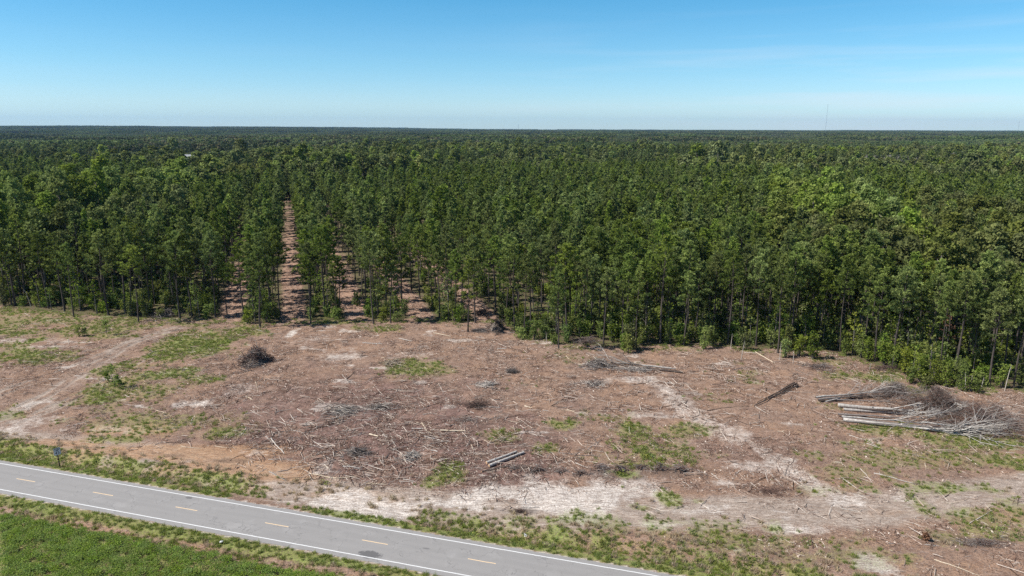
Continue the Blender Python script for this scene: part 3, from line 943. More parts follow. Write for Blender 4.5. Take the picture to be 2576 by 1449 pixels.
# hardwood groups: (x, y, rx, ry, kind) kind 0 bright, 1 gold, 2 mixed broad, 3 greyish
HG = []
def hg(u, v, ru, rv, kind, z=22):
    x, y = at(u, v, z); x2, _ = at(u + ru, v, z); _, y1 = at(u, v + rv, z); _, y2 = at(u, max(v - rv, 335), z)
    HG.append((x, (y1 + y2) / 2, abs(x2 - x), (y2 - y1) / 2, kind))
hg(60, 500, 150, 70, 0); hg(190, 470, 90, 45, 0); hg(-20, 610, 60, 60, 2); hg(395, 445, 70, 45, 1); hg(270, 520, 60, 50, 2)
hg(2140, 520, 80, 50, 0); hg(2240, 560, 120, 60, 1); hg(2480, 570, 150, 70, 1); hg(2350, 560, 120, 60, 2); hg(2560, 520, 80, 40, 1)
hg(2250, 560, 70, 40, 1); hg(2000, 545, 60, 30, 1)
def hard_at(x, y):
    for (cx, cy, rx, ry, k) in HG:
        if ((x - cx) / rx) ** 2 + ((y - cy) / ry) ** 2 < 1:
            return k
    return -1
FIELD = (-560, 800, -330, 1090)      # an open pasture far off on the left
PLANT_END = lambda x: 520 + 60 * sin(x / 90.0) - 90 * (x > 120)

# hero pines read off the picture: the front row
HERO = [(185, 797), (162, 783), (350, 811), (452, 800), (482, 797), (570, 790), (614, 806), (656, 823), (706, 800), (783, 812), (856, 790), (940, 812), (984, 812), (1106, 800),
        (1178, 836), (1196, 815), (1320, 846), (1404, 879), (1424, 852), (1486, 842), (1520, 864), (1600, 872), (1722, 872), (1748, 858), (1832, 868), (1955, 887), (1990, 872), (2118, 868),
        (2200, 908), (2262, 900), (2490, 968), (1448, 812), (1246, 785), (2550, 975), (2400, 955), (40, 768), (272, 795), (30, 800 - 30), (1660, 862), (1900, 872), (2060, 872)]
PINES = []
for u, v in HERO:
    x, y = at(u, v)
    PINES.append([x, y, 1])
hx = np.array([p[0] for p in PINES]); hy = np.array([p[1] for p in PINES])
NOGO = [at(1250, 825), at(415, 790), at(1475, 860), at(1200, 800)]
cand = []
for k in range(-26, 34):
    for j, off in enumerate((5.0, 7.6, 10.2) if k in (-1, 0) else (4.6, 7.6, 10.6)):
        q0 = LANE_Q0 + k * LANE_D + off
        s = rnd.uniform(0, 3)
        while s < 640:
            s += ((rnd.uniform(6.5, 13) if j == 1 else rnd.uniform(5.4, 11.0)) if -2 <= k <= 4 else rnd.uniform(4.8, 9.5)) * (1.08 if s < 330 else .92)
            y = 110 + s
            q = q0 + rnd.gauss(0, .5 if k == -1 or k == 0 else .8)
            if y > 210 and k == -1 and j == 2: q += 1.2 * min(1, (y - 210) / 150)
            if y > 210 and k == 0 and j == 0: q -= 1.2 * min(1, (y - 210) / 150)
            x = q * math.sqrt(1 + LK * LK) - LK * y
            cand.append((x, y, 0, k))
    if not (-1 <= k <= 4):
        for q0 in (LANE_Q0 + k * LANE_D,):
            s = rnd.uniform(0, 3)
            while s < 640:
                s += rnd.uniform(4.0, 8)
                y = 110 + s
                q = q0 + rnd.gauss(0, .9)
                cand.append((q * math.sqrt(1 + LK * LK) - LK * y, y, 0, k))
for (x, y, h_, k) in cand:
    if y < edge_y(x) + 2.2 or not vis(x, y, 75) or y > PLANT_END(x):
        continue
    if np.min(np.hypot(hx - x, (hy - y))) < 2.3:
        continue
    if min(math.hypot(x - a, y - b) for a, b in NOGO) < 4:
        continue
    if hard_at(x, y) >= 0 and rnd.random() < .93:
        continue
    PINES.append([x, y, 0])
P = np.array(PINES)
order = np.argsort(np.hypot(P[:, 0], P[:, 1]) + np.where(np.abs(P[:, 0]) > .705 * P[:, 1] + 3, 1e4, 0))
P = P[order]
NIND = 300
# shared meshes for the pines that stand as things
PV = []
for k in range(12):
    tr, cr = pine(100 + k, h=(20.5, 21.5, 19, 20, 22, 18, 20.5, 21, 19.5, 20, 17.5, 21)[k], full=(1, 1.1, .8, 1, 1.15, .7, 1, .9, 1.1, .85, .75, 1.2)[k])
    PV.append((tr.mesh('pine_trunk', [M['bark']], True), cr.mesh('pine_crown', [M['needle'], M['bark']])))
near = P[:NIND]
# name each pine by the strip it stands in and its place from the clearing
strips = {}
q = (rowq(near[:, 0], near[:, 1]) - LANE_Q0) / LANE_D
sk = np.floor(q).astype(int)
for i in range(len(near)):
    strips.setdefault(int(sk[i]), []).append(i)
def strip_name(k):
    if k == 0: return 'in the strip just right of the widest open lane'
    if k == -1: return 'in the strip just left of the widest open lane'
    if k > 0: return 'in the %s strip right of the widest open lane' % ordinal(k + 1)
    return 'in the %s strip left of the widest open lane' % ordinal(-k)
for k, ids in strips.items():
    ids.sort(key=lambda i: near[i][1] + .31 * 0 - edge_y(near[i][0]))
    for n, i in enumerate(ids):
        x, y, hero = near[i]
        sc = rnd.uniform(.80, 1.14)
        t = empty('pine_tree', (x, y, h1(x, y) - .05), rnd.uniform(0, 2 * pi))
        sw = sc * rnd.uniform(.82, 1.18)
        t.scale = (sw, sw, sc)
        where = 'front pine' if n == 0 else 'pine, %s back' % ordinal(n + 1)
        look = rnd.choice(['tall']) if sc > 1.0 else 'slender'
        tag(t, '%s %s %s' % (look, where, strip_name(k)), 'pine tree', 'plantation pines behind the clearing')
        a, b = PV[rnd.randrange(len(PV))]
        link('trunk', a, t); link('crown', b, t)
# the other plantation pines
FP = []
for k in range(10):
    tr, cr = pine(200 + k, h=rnd.uniform(18.5, 22), full=rnd.uniform(.75, 1.15), nface=.6)
    FP.append(proto(both(tr, cr, 'pine_behind', M['bark'], M['needle'])))
rest = P[NIND:]
z = height(rest[:, 0], rest[:, 1])
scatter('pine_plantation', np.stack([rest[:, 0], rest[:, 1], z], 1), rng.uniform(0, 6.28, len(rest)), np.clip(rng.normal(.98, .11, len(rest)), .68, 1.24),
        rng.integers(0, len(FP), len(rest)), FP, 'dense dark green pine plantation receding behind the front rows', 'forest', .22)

# hardwoods that stand out as things
KIND = {0: ('bright', 'bright green', 25), 1: ('gold', 'golden green', 22), 2: ('broad', 'dull green', 22), 3: ('grey_leaf', 'greyish', 18)}
BV = {}
for kd in (0, 1, 2, 3):
    BV[kd] = []
    for j in range(3):
        tr, cr = broad(300 + 10 * kd + j, h=KIND[kd][2], w=4.9, nleaf=52, lsize=.48, nc=28)
        BV[kd].append((tr.mesh('broadleaf_trunk', [M['bark2']], True), cr.mesh('broadleaf_crown', [M[KIND[kd][0]]]), tr, cr))
BW = []
for gi_, (cx, cy, rx, ry, kd) in enumerate(HG):
    n = int(rx * ry * pi / 34)
    for j in range(n):
        for _ in range(8):
            a = rnd.uniform(0, 2 * pi); rr = math.sqrt(rnd.random())
            x = cx + cos(a) * rr * rx; y = cy + sin(a) * rr * ry
            if y < edge_y(x) + 14 or not vis(x, y, 6):
                continue
            if all(math.hypot(x - b[0], y - b[1]) > 5.2 for b in BW):
                BW.append((x, y, kd)); break
BW.sort(key=lambda b: math.hypot(b[0], b[1]))
BW = BW[:240]
sides = {}
for b in BW:
    sd = 'left' if b[0] < 0 else 'right'
    sides.setdefault((sd, b[2]), []).append(b)
for (sd, kd), L in sides.items():
    L.sort(key=lambda b: b[0] / b[1], reverse=(sd == 'right'))
    for n, (x, y, _) in enumerate(L):
        t = empty('broadleaf_tree', (x, y, h1(x, y) - .1), rnd.uniform(0, 2 * pi))
        s = (rnd.uniform(.95, 1.25) if kd == 0 else rnd.uniform(.8, 1.15)) if kd != 3 else rnd.uniform(.7, .9)
        t.scale = (s, s, s * rnd.uniform(.9, 1.08))
        tag(t, '%s broadleaf tree, %s of its colour from the %s edge' % (KIND[kd][1], ordinal(n + 1), sd),
            'tree', 'broadleaf trees standing among the pines')
        a, b, *_ = BV[kd][rnd.randrange(3)]
        link('trunk', a, t); link('crown', b, t)

# bushes: along the forest edge as things, deeper in as undergrowth
BUV = []
for k in range(7):
    st, cr = bush(400 + k, h=(2.2, 3.0, 3.8, 2.6, 4.6, 1.8, 5.2)[k], w=(1.5, 1.7, 1.7, 2.0, 1.9, 1.3, 1.8)[k], nc=(8, 10, 12, 10, 14, 7, 15)[k])
    for mn in ('bush', 'weed', 'broad', 'gold'):
        pass
    BUV.append((st, cr))
def bush_mesh(k, mn):
    st, cr = BUV[k]
    key = (k, mn)
    if key not in BM:
        BM[key] = (st.mesh('bush_stems', [M['bark2']]), cr.mesh('bush_foliage', [M[mn]]))
    return BM[key]
BM = {}
HB = [(205, 775, 2, 'bush'), (235, 772, 3, 'weed'), (180, 770, 0, 'bush'), (515, 772, 2, 'weed'), (530, 790, 3, 'weed'), (495, 795, 0, 'gold'), (405, 800, 0, 'gold'), (640, 800, 4, 'weed'), (672, 812, 4, 'weed'), (625, 815, 2, 'bush'), (695, 805, 6, 'weed'), (655, 780, 6, 'weed'),
      (790, 795, 2, 'weed'), (812, 770, 2, 'bush'), (845, 800, 3, 'weed'), (925, 795, 1, 'weed'), (965, 805, 2, 'bush'), (1000, 808, 3, 'bush'), (900, 770, 2, 'weed'), (1120, 805, 3, 'bush'), (1150, 812, 2, 'weed'), (1090, 770, 1, 'bush'), (1310, 850, 3, 'bush'), (1345, 856, 4, 'bush'),
      (1370, 852, 3, 'bush'), (1328, 842, 2, 'weed'), (1280, 815, 2, 'bush'), (1395, 868, 0, 'bush'), (1580, 886, 4, 'bush'), (1570, 878, 2, 'weed'), (1592, 880, 6, 'broad'), (1700, 855, 4, 'bush'), (1715, 870, 3, 'weed'), (1770, 880, 6, 'bush'), (1790, 872, 4, 'weed'), (1840, 860, 4, 'weed'),
      (1870, 882, 2, 'broad'), (1985, 880, 6, 'bush'), (2010, 895, 4, 'bush'), (2045, 903, 6, 'weed'), (1975, 900, 2, 'bush'), (2150, 860, 4, 'bush'), (2080, 880, 3, 'broad'), (2250, 925, 4, 'weed'), (2275, 940, 6, 'bush'), (2310, 955, 6, 'bush'), (2345, 965, 6, 'bush'), (2380, 972, 4, 'bush'), (2415, 980, 6, 'bush'),
      (2440, 985, 3, 'bush'), (2290, 962, 2, 'bush'), (2330, 980, 0, 'gold'), (2230, 905, 2, 'bush'), (2520, 975, 4, 'weed'), (2560, 965, 6, 'weed'), (2480, 940, 4, 'weed'), (2360, 930, 6, 'weed'), (1480, 850, 2, 'weed'), (1540, 850, 4, 'weed'), (1620, 860, 2, 'bush'), (30, 765, 4, 'weed'), (10, 770, 6, 'broad'), (55, 768, 3, 'weed'), (330, 795, 2, 'broad'), (370, 790, 2, 'gold')]
BUS = []
for u, v, k, mn in HB:
    x, y = at(u, v)
    BUS.append((x, y, k, mn, rnd.uniform(.9, 1.15)))
tries = 0
while len(BUS) < 270 and tries < 9000:
    tries += 1
    x = rnd.uniform(-135, 105)
    d = rnd.uniform(1.5, 26) * rnd.random() + 1.5
    y = edge_y(x) + d
    if abs(x) > .70 * y:
        continue
    ld, lk = lane_d(np.array([x]), np.array([y]))
    if -1 <= lk[0] <= 3 and ld[0] < 3.6:
        continue
    if x < 12 and rnd.random() < .6:
        continue
    if any(math.hypot(x - b[0], y - b[1]) < 1.9 for b in BUS) or np.min(np.hypot(P[:, 0] - x, P[:, 1] - y)) < .8:
        continue
    if min(math.hypot(x - a, y - b) for a, b in NOGO) < 3.4:
        continue
    k = rnd.choice([0, 1, 1, 2, 3, 4, 5] if x < 12 else [0, 1, 2, 3, 4, 4, 6, 6])
    BUS.append((x, y, k, rnd.choice(['bush', 'weed', 'weed', 'broad'] if x < 12 else ['bush', 'bush', 'weed', 'broad']), rnd.uniform(.75, 1.1)))
BUS.sort(key=lambda b: b[0] / b[1])
CN = {'bush': 'yellow-green', 'weed': 'mid-green', 'broad': 'dark green', 'gold': 'golden'}
bc = {}
for (x, y, k, mn, s) in BUS:
    hgt = 'low' if k in (0, 5) else 'tall' if k in (4, 6) else 'waist-high' if k == 1 else 'rounded'
    key = (hgt, mn)
    bc[key] = bc.get(key, 0) + 1
    t = empty('bush', (x, y, h1(x, y) - .05), rnd.uniform(0, 2 * pi))
    t.scale = (s, s, s)
    tag(t, '%s %s bush at the forest edge, %s such bush from the left' % (hgt, CN[mn], ordinal(bc[key])), 'bush', 'bushes along the forest edge')
    a, b = bush_mesh(k, mn)
    link('stems', a, t); link('foliage', b, t)
# young broadleaf trees between the pines
MS = []
for k in range(4):
    tr, cr = broad(700 + k, h=(6.5, 8.5, 10.5, 5.5)[k], w=(1.7, 2.0, 2.3, 1.6)[k], nleaf=34, lsize=.34, base=.18, nc=(14, 17, 20, 12)[k])
    MS.append((tr.mesh('young_trunk', [M['bark2']]), [cr.mesh('young_crown', [M[mn]]) for mn in ('bush', 'weed', 'broad')], tr, cr))
MIDS = []
tries = 0
while len(MIDS) < 120 and tries < 9000:
    tries += 1
    x = rnd.uniform(-125, 105); y = edge_y(x) + 2 + 20 * rnd.random() ** 1.3
    if abs(x) > .70 * y or (x < 8 and rnd.random() < .72): continue
    ld, lk = lane_d(np.array([x]), np.array([y]))
    if -1 <= lk[0] <= 3 and ld[0] < 4.2: continue
    if any(math.hypot(x - b[0], y - b[1]) < 2.6 for b in MIDS) or np.min(np.hypot(P[:, 0] - x, P[:, 1] - y)) < 1.0: continue
    if min(math.hypot(x - a, y - b) for a, b in NOGO) < 4: continue
    MIDS.append((x, y))
MIDS.sort(key=lambda b: b[0] / b[1])
mc = {}
for x, y in MIDS:
    k = rnd.randrange(4); ci = rnd.choice([0, 0, 1, 1, 2])
    hn = ('medium', 'tall', 'very tall', 'short')[k]; cn = ('yellow-green', 'mid-green', 'dark green')[ci]
    mc[(hn, cn)] = mc.get((hn, cn), 0) + 1
    t = empty('young_tree', (x, y, h1(x, y) - .05), rnd.uniform(0, 2 * pi)); s_ = rnd.uniform(.8, 1.1); t.scale = (s_, s_, s_)
    tag(t, '%s %s young tree between the pine trunks, %s such tree from the left' % (hn, cn, ordinal(mc[(hn, cn)])), 'young tree', 'young trees between the pines')
    link('trunk', MS[k][0], t); link('crown', MS[k][1][ci], t)
pts = []; ix = []
for _ in range(2600):
    y = rnd.uniform(125, 380); x = rnd.uniform(-.75, .75) * y
    if y < edge_y(x) + 18 or y > 420: continue
    ld, lk = lane_d(np.array([x]), np.array([y]))
    if -1 <= lk[0] <= 4 and ld[0] < 4.2: continue
    if x < 20 and rnd.random() < .62: continue
    pts.append((x, y, h1(x, y))); ix.append(rnd.randrange(4))
MP = [proto(both(MS[k][2], MS[k][3], 'young_tree_behind', M['bark2'], M['bush' if k % 2 else 'weed'])) for k in range(4)]
scatter('young_trees', pts, rng.uniform(0, 6.28, len(pts)), rng.uniform(.7, 1.25, len(pts)), ix, MP, 'young broadleaf growth filling the stand deeper between the pines', 'undergrowth')
# undergrowth deeper in
pts = []; ix = []
n = 0
while n < 4200:
    y = rnd.choice([rnd.uniform(118, 200), rnd.uniform(135, 330)]); x = rnd.uniform(-.75, .75) * y
    n += 1
    if y < edge_y(x) + (9 if n % 3 else 3) or not vis(x, y, 20):
        continue
    ld, lk = lane_d(np.array([x]), np.array([y]))
    if -1 <= lk[0] <= 4 and ld[0] < 3.9:
        continue
    if (-60 < x + LK * (y - 165) < 5) and rnd.random() < .55:
        continue
    pts.append((x, y, h1(x, y))); ix.append(rnd.randrange(7))
UP = [proto(both(BUV[k][0], BUV[k][1], 'undergrowth_bush', M['bark2'], M['weed' if k % 2 else 'bush'])) for k in range(7)]
scatter('undergrowth', pts, rng.uniform(0, 6.28, len(pts)), rng.uniform(.55, 1.2, len(pts)), ix, UP,
        'green undergrowth filling the strips between the pine trunks', 'undergrowth')

# the wood beyond the plantation: single crowns to 900 m, then whole stands
MT = []
for k in range(5):
    kd = (2, 2, 0, 1, 3)[k]
    tr, cr = broad(500 + k, h=(21, 25, 23, 20, 18)[k], w=(5.4, 6.4, 5.6, 5.2, 4.8)[k], nleaf=14, lsize=.95, nc=20)
    MT.append(proto(both(tr, cr, 'distant_tree', M['bark2'], M[KIND[kd][0]])))
for k in range(2):
    tr, cr = pine(520 + k, h=21, nface=.3)
    MT.append(proto(both(tr, cr, 'distant_pine', M['bark'], M['needle_far'])))
pts = []; ix = []; sc = []
y = 300.0
while y < 1000:
    st = 5.6 + (y - 300) * .0022
    x = -.82 * y - 40
    while x < .82 * y + 40:
        x += st
        xx = x + rnd.uniform(-.4, .4) * st; yy = y + rnd.uniform(-.4, .4) * st
        if FIELD[0] < xx < FIELD[2] and FIELD[1] < yy < FIELD[3]:
            continue
        kd = hard_at(xx, yy)
        if yy < PLANT_END(xx):
            if not (kd >= 0 and yy > edge_y(xx) + 14):
                continue
            if any(abs(xx - b[0]) < 3.4 and abs(yy - b[1]) < 3.4 for b in BW):
                continue
        nz = float(fbm(xx / 85., yy / 60., 71, 3)); n2 = float(vnoise(xx / 60., yy / 45., 72))
        grey = 1 if ((xx - 0.53 * yy) / 70) ** 2 + ((yy - 700) / 60) ** 2 < 1 else 0
        if kd >= 0: k = {0: 2, 1: 3, 2: rnd.choice([0, 1]), 3: 4}[kd]
        elif grey and rnd.random() < .7: k = 4
        elif nz > .57: k = rnd.choice([5, 6])
        elif nz < .43: k = rnd.choice([2, 0, 0, 1, 5])
        else: k = rnd.choice([0, 1, 0, 1, 2, 3, 3, 5, 6])
        lowp = -650 < xx < -250 and 640 < yy < 800
        pts.append((xx, yy, h1(xx, yy))); ix.append(k)
        sc.append(rnd.uniform(.66, 1.12) * (.78 + .16 * n2 + .22 * (vnoise(xx / 130., yy / 70., 73) > .5)) * (1.25 if rnd.random() < .04 else 1) * (.45 if lowp else 1))
    y += st
scatter('mixed_woodland', pts, rng.uniform(0, 6.28, len(pts)), sc, ix, MT, 'mixed green woodland stretching away beyond the pine plantation', 'forest')

def stand(seed, size, spacing, hmean, pine_share):
    """a block of wood for the far distance: every crown a cloud of leaf masses"""
    r = random.Random(seed)
    mb = MB()
    n = int(size / spacing)
    for i in range(n):
        for j in range(n):
            x = (i + r.uniform(.1, .9)) * spacing - size / 2; y = (j + r.uniform(.1, .9)) * spacing - size / 2
            isp = r.random() < pine_share
            h = hmean * r.uniform(.78, 1.15)
            w = (2.4 if isp else 3.6) * r.uniform(.8, 1.2)
            m = 30 if isp else 42
            D = rng.normal(size=(m, 3)); D /= np.linalg.norm(D, axis=1)[:, None]
            D[:, 2] = np.abs(D[:, 2]) * .9 - .25
            C = np.array([x, y, h - w * 1.1]) + D * rng.uniform(.6, 1.1, m)[:, None] * [w, w, w * 1.2]
            tt = r.uniform(.0, 1.0)
            mb.leaves(C, 1.7 if isp else 2.0, tt + rng.uniform(-.15, .15, m), mat=0 if isp else (1 if r.random() < .75 else 2), up=.5, aspect=1.2, centre=(x, y, h - w), out=.6)
    return mb
M['far_broad'] = leaf_mat('distant_broad_leaves', (.050, .070, .032), (.155, .175, .085), .2, .25, .015, 0)
M['far_gold'] = leaf_mat('distant_golden_leaves', (.075, .078, .036), (.19, .18, .095), .2, .2, .02, 0)
ST = [proto(stand(600 + k, 110, 6.6, 20, ps).mesh('distant_stand', [M['needle_far'], M['far_broad'], M['far_gold']])) for k, ps in enumerate((.97, .9, .3, .05, .45))]
pts = []; ix = []; sc = []
y = 1020.0
while y < 12500:
    x = -.84 * y - 100
    step = 100
    while x < .84 * y + 100:
        x += step
        xx = x + rnd.uniform(-12, 12); yy = y + rnd.uniform(-12, 12)
        if FIELD[0] - 30 < xx < FIELD[2] + 30 and yy < FIELD[3] + 40:
            continue
        nz = float(fbm(xx / 420., yy / 300., 81, 3))
        k = rnd.choice([0, 1]) if nz > .55 else rnd.choice([2, 3, 4]) if nz < .5 else rnd.choice([1, 4, 2])
        pts.append((xx, yy, h1(xx, yy) - 1)); ix.append(k); sc.append(rnd.uniform(.88, 1.1) * (.78 + .12 * float(vnoise(xx / 350., yy / 260., 83)) + .34 * float(vnoise(xx / 500., yy / 330., 84) > .55) + .25 * sstep(2500, 6000, yy) * float(vnoise(xx / 800., yy / 500., 85))))
    y += step * (1 if y < 5000 else 1.3)
scatter('far_woodland', pts, rng.integers(0, 4, len(pts)) * pi / 2 + rng.uniform(-.1, .1, len(pts)), sc, ix, ST, 'endless flat woodland reaching the horizon', 'forest')
print('pines', len(P), 'bushes', len(BUS), 'broad', len(BW), 'stands', len(pts))

# ------------------------------------------------------------------ the air
def box(name, x0, x1, y0, y1, z0, z1):
    me = bpy.data.meshes.new(name)
    me.from_pydata([(x, y, z) for z in (z0, z1) for y in (y0, y1) for x in (x0, x1)], [], [(0, 2, 3, 1), (4, 5, 7, 6), (0, 1, 5, 4), (2, 6, 7, 3), (0, 4, 6, 2), (1, 3, 7, 5)])
    return me
hz = box('haze', -17000, 17000, -1200, 19000, -14, 300)
hm = new_mat('air'); q_ = NT(hm)
pv = q_.n('ShaderNodeVolumePrincipled')
pv.inputs['Color'].default_value = (.36, .64, 1.0, 1)
pv.inputs['Density'].default_value = 3.0e-5
pv.inputs['Anisotropy'].default_value = .2
o_ = q_.n('ShaderNodeOutputMaterial'); q_.t.links.new(pv.outputs[0], o_.inputs['Volume'])
hz.materials.append(hm)
tag(link('haze', hz), 'thin blue air over the far woodland', 'haze', kind='stuff')
# ------------------------------------------------------------------ wood lying on the clearing
COLW = {'pale': 'wood_pale', 'white': 'wood_white', 'cream': 'wood_cream', 'grey': 'wood_grey', 'dark': 'wood_dark'}
RG = {1: (600, 1180, .1941), 2: (1100, 1180, .1941), 3: (2280, 1300, .3075), 4: (1520, 1300, .2954), 5: (1024, 880, .4003), 6: (2048, 880, .4003), 7: (0, 880, .4003), 8: (760, 1300, .2954)}
ST_ = """1 p3 1095 700 1200 830 1310 945;1 p2 1060 1040 1350 1030;1 g2 1700 780 1900 870 2100 950;1 p2 1760 760 2090 820;1 p2 1540 490 1800 500;1 p2 1410 565 1600 610 1770 590;1 d2 1770 560 2000 500 2200 430
1 d3 2385 950 2375 1110;1 c3 1930 1120 2010 1195;1 c2 1680 1270 2080 1325 2450 1270;1 g1 1070 1235 1200 1290 1320 1360;1 w2 705 340 815 330;1 p2 1500 245 1610 300;1 p1 835 222 1000 222;1 p1 1160 290 1430 245
1 p1 780 280 860 330 950 360;1 d2 2110 130 2240 60;1 g1 2210 180 2290 110 2400 100;1 p2 1215 425 1340 475;1 p1 480 560 600 585;1 p1 630 615 745 640;1 c1 200 80 365 85;1 c2 710 65 820 125;1 d2 560 155 610 90
1 g1 240 220 340 200;1 g1 150 195 275 330;1 w3 2200 1140 2470 1150;1 p1 1350 1035 1530 1060;1 g1 870 870 1130 850;1 d2 1350 790 1410 740;1 d2 1090 690 1160 605;1 g2 1160 600 1400 570;1 d1 820 680 920 645
1 c1 1700 655 1900 660;1 d2 1620 580 1760 560;1 c2 2130 430 2200 410;1 g2 2260 890 2350 955;1 d2 2350 970 2450 900 2570 850;1 w2 2450 985 2570 995;1 p1 1120 900 1190 910;1 p2 1900 980 2020 1030;1 p1 1140 515 1220 590
2 c4 45 655 175 695;2 w3 700 550 890 555;2 c2 850 440 930 600 1110 690;2 c4 1140 600 1530 600;2 w3 880 675 1180 750;2 g3 395 885 540 850 680 830;2 g2 720 880 800 950 650 1110;2 d2 850 960 740 1080 640 1180;2 w3 990 900 1090 915
2 d1 1290 530 1350 470 1500 410;2 c2 1620 800 1650 880;2 d3 1770 1215 1900 1165 2200 1150 2560 1140;2 d2 2180 1160 2400 1210;2 p1 2380 910 2576 880;2 p2 1730 1260 1990 1280;2 w2 110 195 230 240 380 305;2 d2 340 440 400 350 460 285
2 g1 620 190 740 130 900 120;2 d1 900 215 1050 180 1180 130;2 w3 1880 215 2070 220;2 g2 2000 170 2100 175;2 c1 980 600 1130 520;2 d2 1510 665 1660 580;2 c2 0 1385 250 1395;2 c1 0 1160 160 1190;2 p2 560 1330 740 1370
2 d2 240 1050 350 930;2 g2 410 970 510 1090;2 c1 1820 740 1920 800;2 c1 2190 440 2400 460;2 w2 1600 300 1660 320;2 c2 2440 200 2576 240;2 p2 1850 920 1940 960;2 p1 1860 910 2200 915;2 p1 270 730 430 775;2 p1 250 660 360 740;2 p1 0 380 60 400 110 480;2 w1 1250 870 1280 905
3 w2 1110 405 1350 465 1550 515;3 p2 790 445 1000 570;3 p2 800 730 980 760;3 p2 1040 90 1190 150;3 p2 870 15 1110 85;3 c2 1700 1240 2140 1392;3 w1 1600 1100 1745 1103;3 p2 2040 880 2260 760;3 c1 1850 690 2000 655
3 p1 980 360 1100 495;3 p1 90 380 210 520;3 p1 1410 640 1500 705;3 p1 2260 945 2340 1005;3 g1 1730 215 1900 330;3 p1 2010 235 2140 310;3 c1 1610 300 1620 375;3 g1 1400 180 1700 260;3 p1 2400 180 2500 190;3 g1 1250 1085 1400 1090
4 p1 820 165 990 40;4 p1 1450 85 1570 160;4 p1 1555 200 1660 280;4 g2 530 200 750 230 950 235;4 p2 700 305 860 390;4 p1 1740 460 1820 500 1880 560;4 g1 1930 365 2150 455;4 p2 2080 400 2150 455;4 g1 1970 755 2060 655;4 g1 140 190 420 155
4 p1 2480 500 2573 580;4 d1 1140 300 1340 275;4 g1 860 20 930 120;4 d1 1250 130 1330 190;4 p1 300 395 335 440
5 w3 155 365 305 380;5 p3 430 335 530 358;5 c3 690 300 820 322;5 w3 1170 415 1235 420;5 w2 875 405 940 407;5 c2 1685 470 1705 495;5 p2 345 720 440 722 560 710;5 p1 440 425 490 480;5 d2 1430 545 1520 540;5 d2 2180 690 2290 675
5 d1 1570 855 1680 790;5 c1 1690 880 1780 912;5 c1 1650 885 1750 890;5 d2 40 640 100 590;5 p2 5 605 50 665;5 p1 180 315 280 318;5 w1 1180 468 1240 475;5 p1 940 680 990 760;5 c1 1370 850 1430 865;5 w2 1510 885 1555 890;5 g1 1430 700 1470 730
6 c3 540 440 690 535;6 d1 930 820 980 890;6 p1 20 680 90 740;6 p2 545 850 640 910;6 p1 205 590 290 610;6 p1 1185 1385 1280 1445;6 g2 380 575 480 550;6 p1 440 570 520 545;6 p1 310 490 350 525;6 d1 180 885 300 860 500 850;6 p1 130 548 240 550;6 p1 780 735 980 740
6 p2 1890 680 1990 740;6 p1 2110 745 2170 785;6 g1 840 575 940 615;6 p1 1250 1060 1430 1110;6 p1 1340 1080 1500 1165
7 c2 1170 880 1250 905;7 c1 1915 660 1935 755;7 c2 1840 780 1895 810;7 p1 1320 705 1355 725;7 w2 1380 570 1430 578;7 d2 2205 380 2255 378;7 c1 2480 560 2510 580;7 w1 2020 300 2110 300;7 w1 335 340 425 338;7 w1 235 225 310 230;7 w1 385 215 480 225 510 255
7 d1 1560 945 1620 905;7 d1 780 920 830 960;7 d1 2140 580 2165 540;7 p1 510 345 515 385;7 w1 185 150 225 175;7 p1 1480 640 1520 665;7 g1 1070 610 1125 670;7 d1 500 600 540 630;7 w2 1110 460 1190 430;7 p1 1160 1140 1220 1110;7 d2 1240 1120 1330 1108
8 c2 560 428 850 462 1100 435;8 c2 1120 497 1350 515;8 p3 720 330 780 385;8 p1 160 405 330 495;8 p2 1480 490 1630 495;8 p1 1610 500 1670 560;8 g1 715 380 800 470;8 d3 2320 385 2450 350 2573 345;8 d2 1575 370 1700 235;8 g2 1310 290 1380 215"""
LOGS = []
cc = {'p': 'pale', 'w': 'white', 'c': 'cream', 'g': 'grey', 'd': 'dark'}
for it in ST_.replace('\n', ';').split(';'):
    w = it.split()
    x0, y0, s = RG[int(w[0])]
    nums = [float(v) for v in w[2:]]
    pts = [at((x0 + nums[i] * s) * DK, (y0 + nums[i + 1] * s) * DK) for i in range(0, len(nums), 2)]
    L = sum(math.dist(a, b) for a, b in zip(pts[:-1], pts[1:]))
    if L > 11:      # seen nearly end on the far reading stretches it; keep to a believable length
        k = 11 / L; m = pts[0]
        pts = [(m[0] + (p[0] - m[0]) * k, m[1] + (p[1] - m[1]) * k) for p in pts]
    LOGS.append((pts, cc[w[1][0]], (.045, .065, .09, .13)[int(w[1][1]) - 1]))
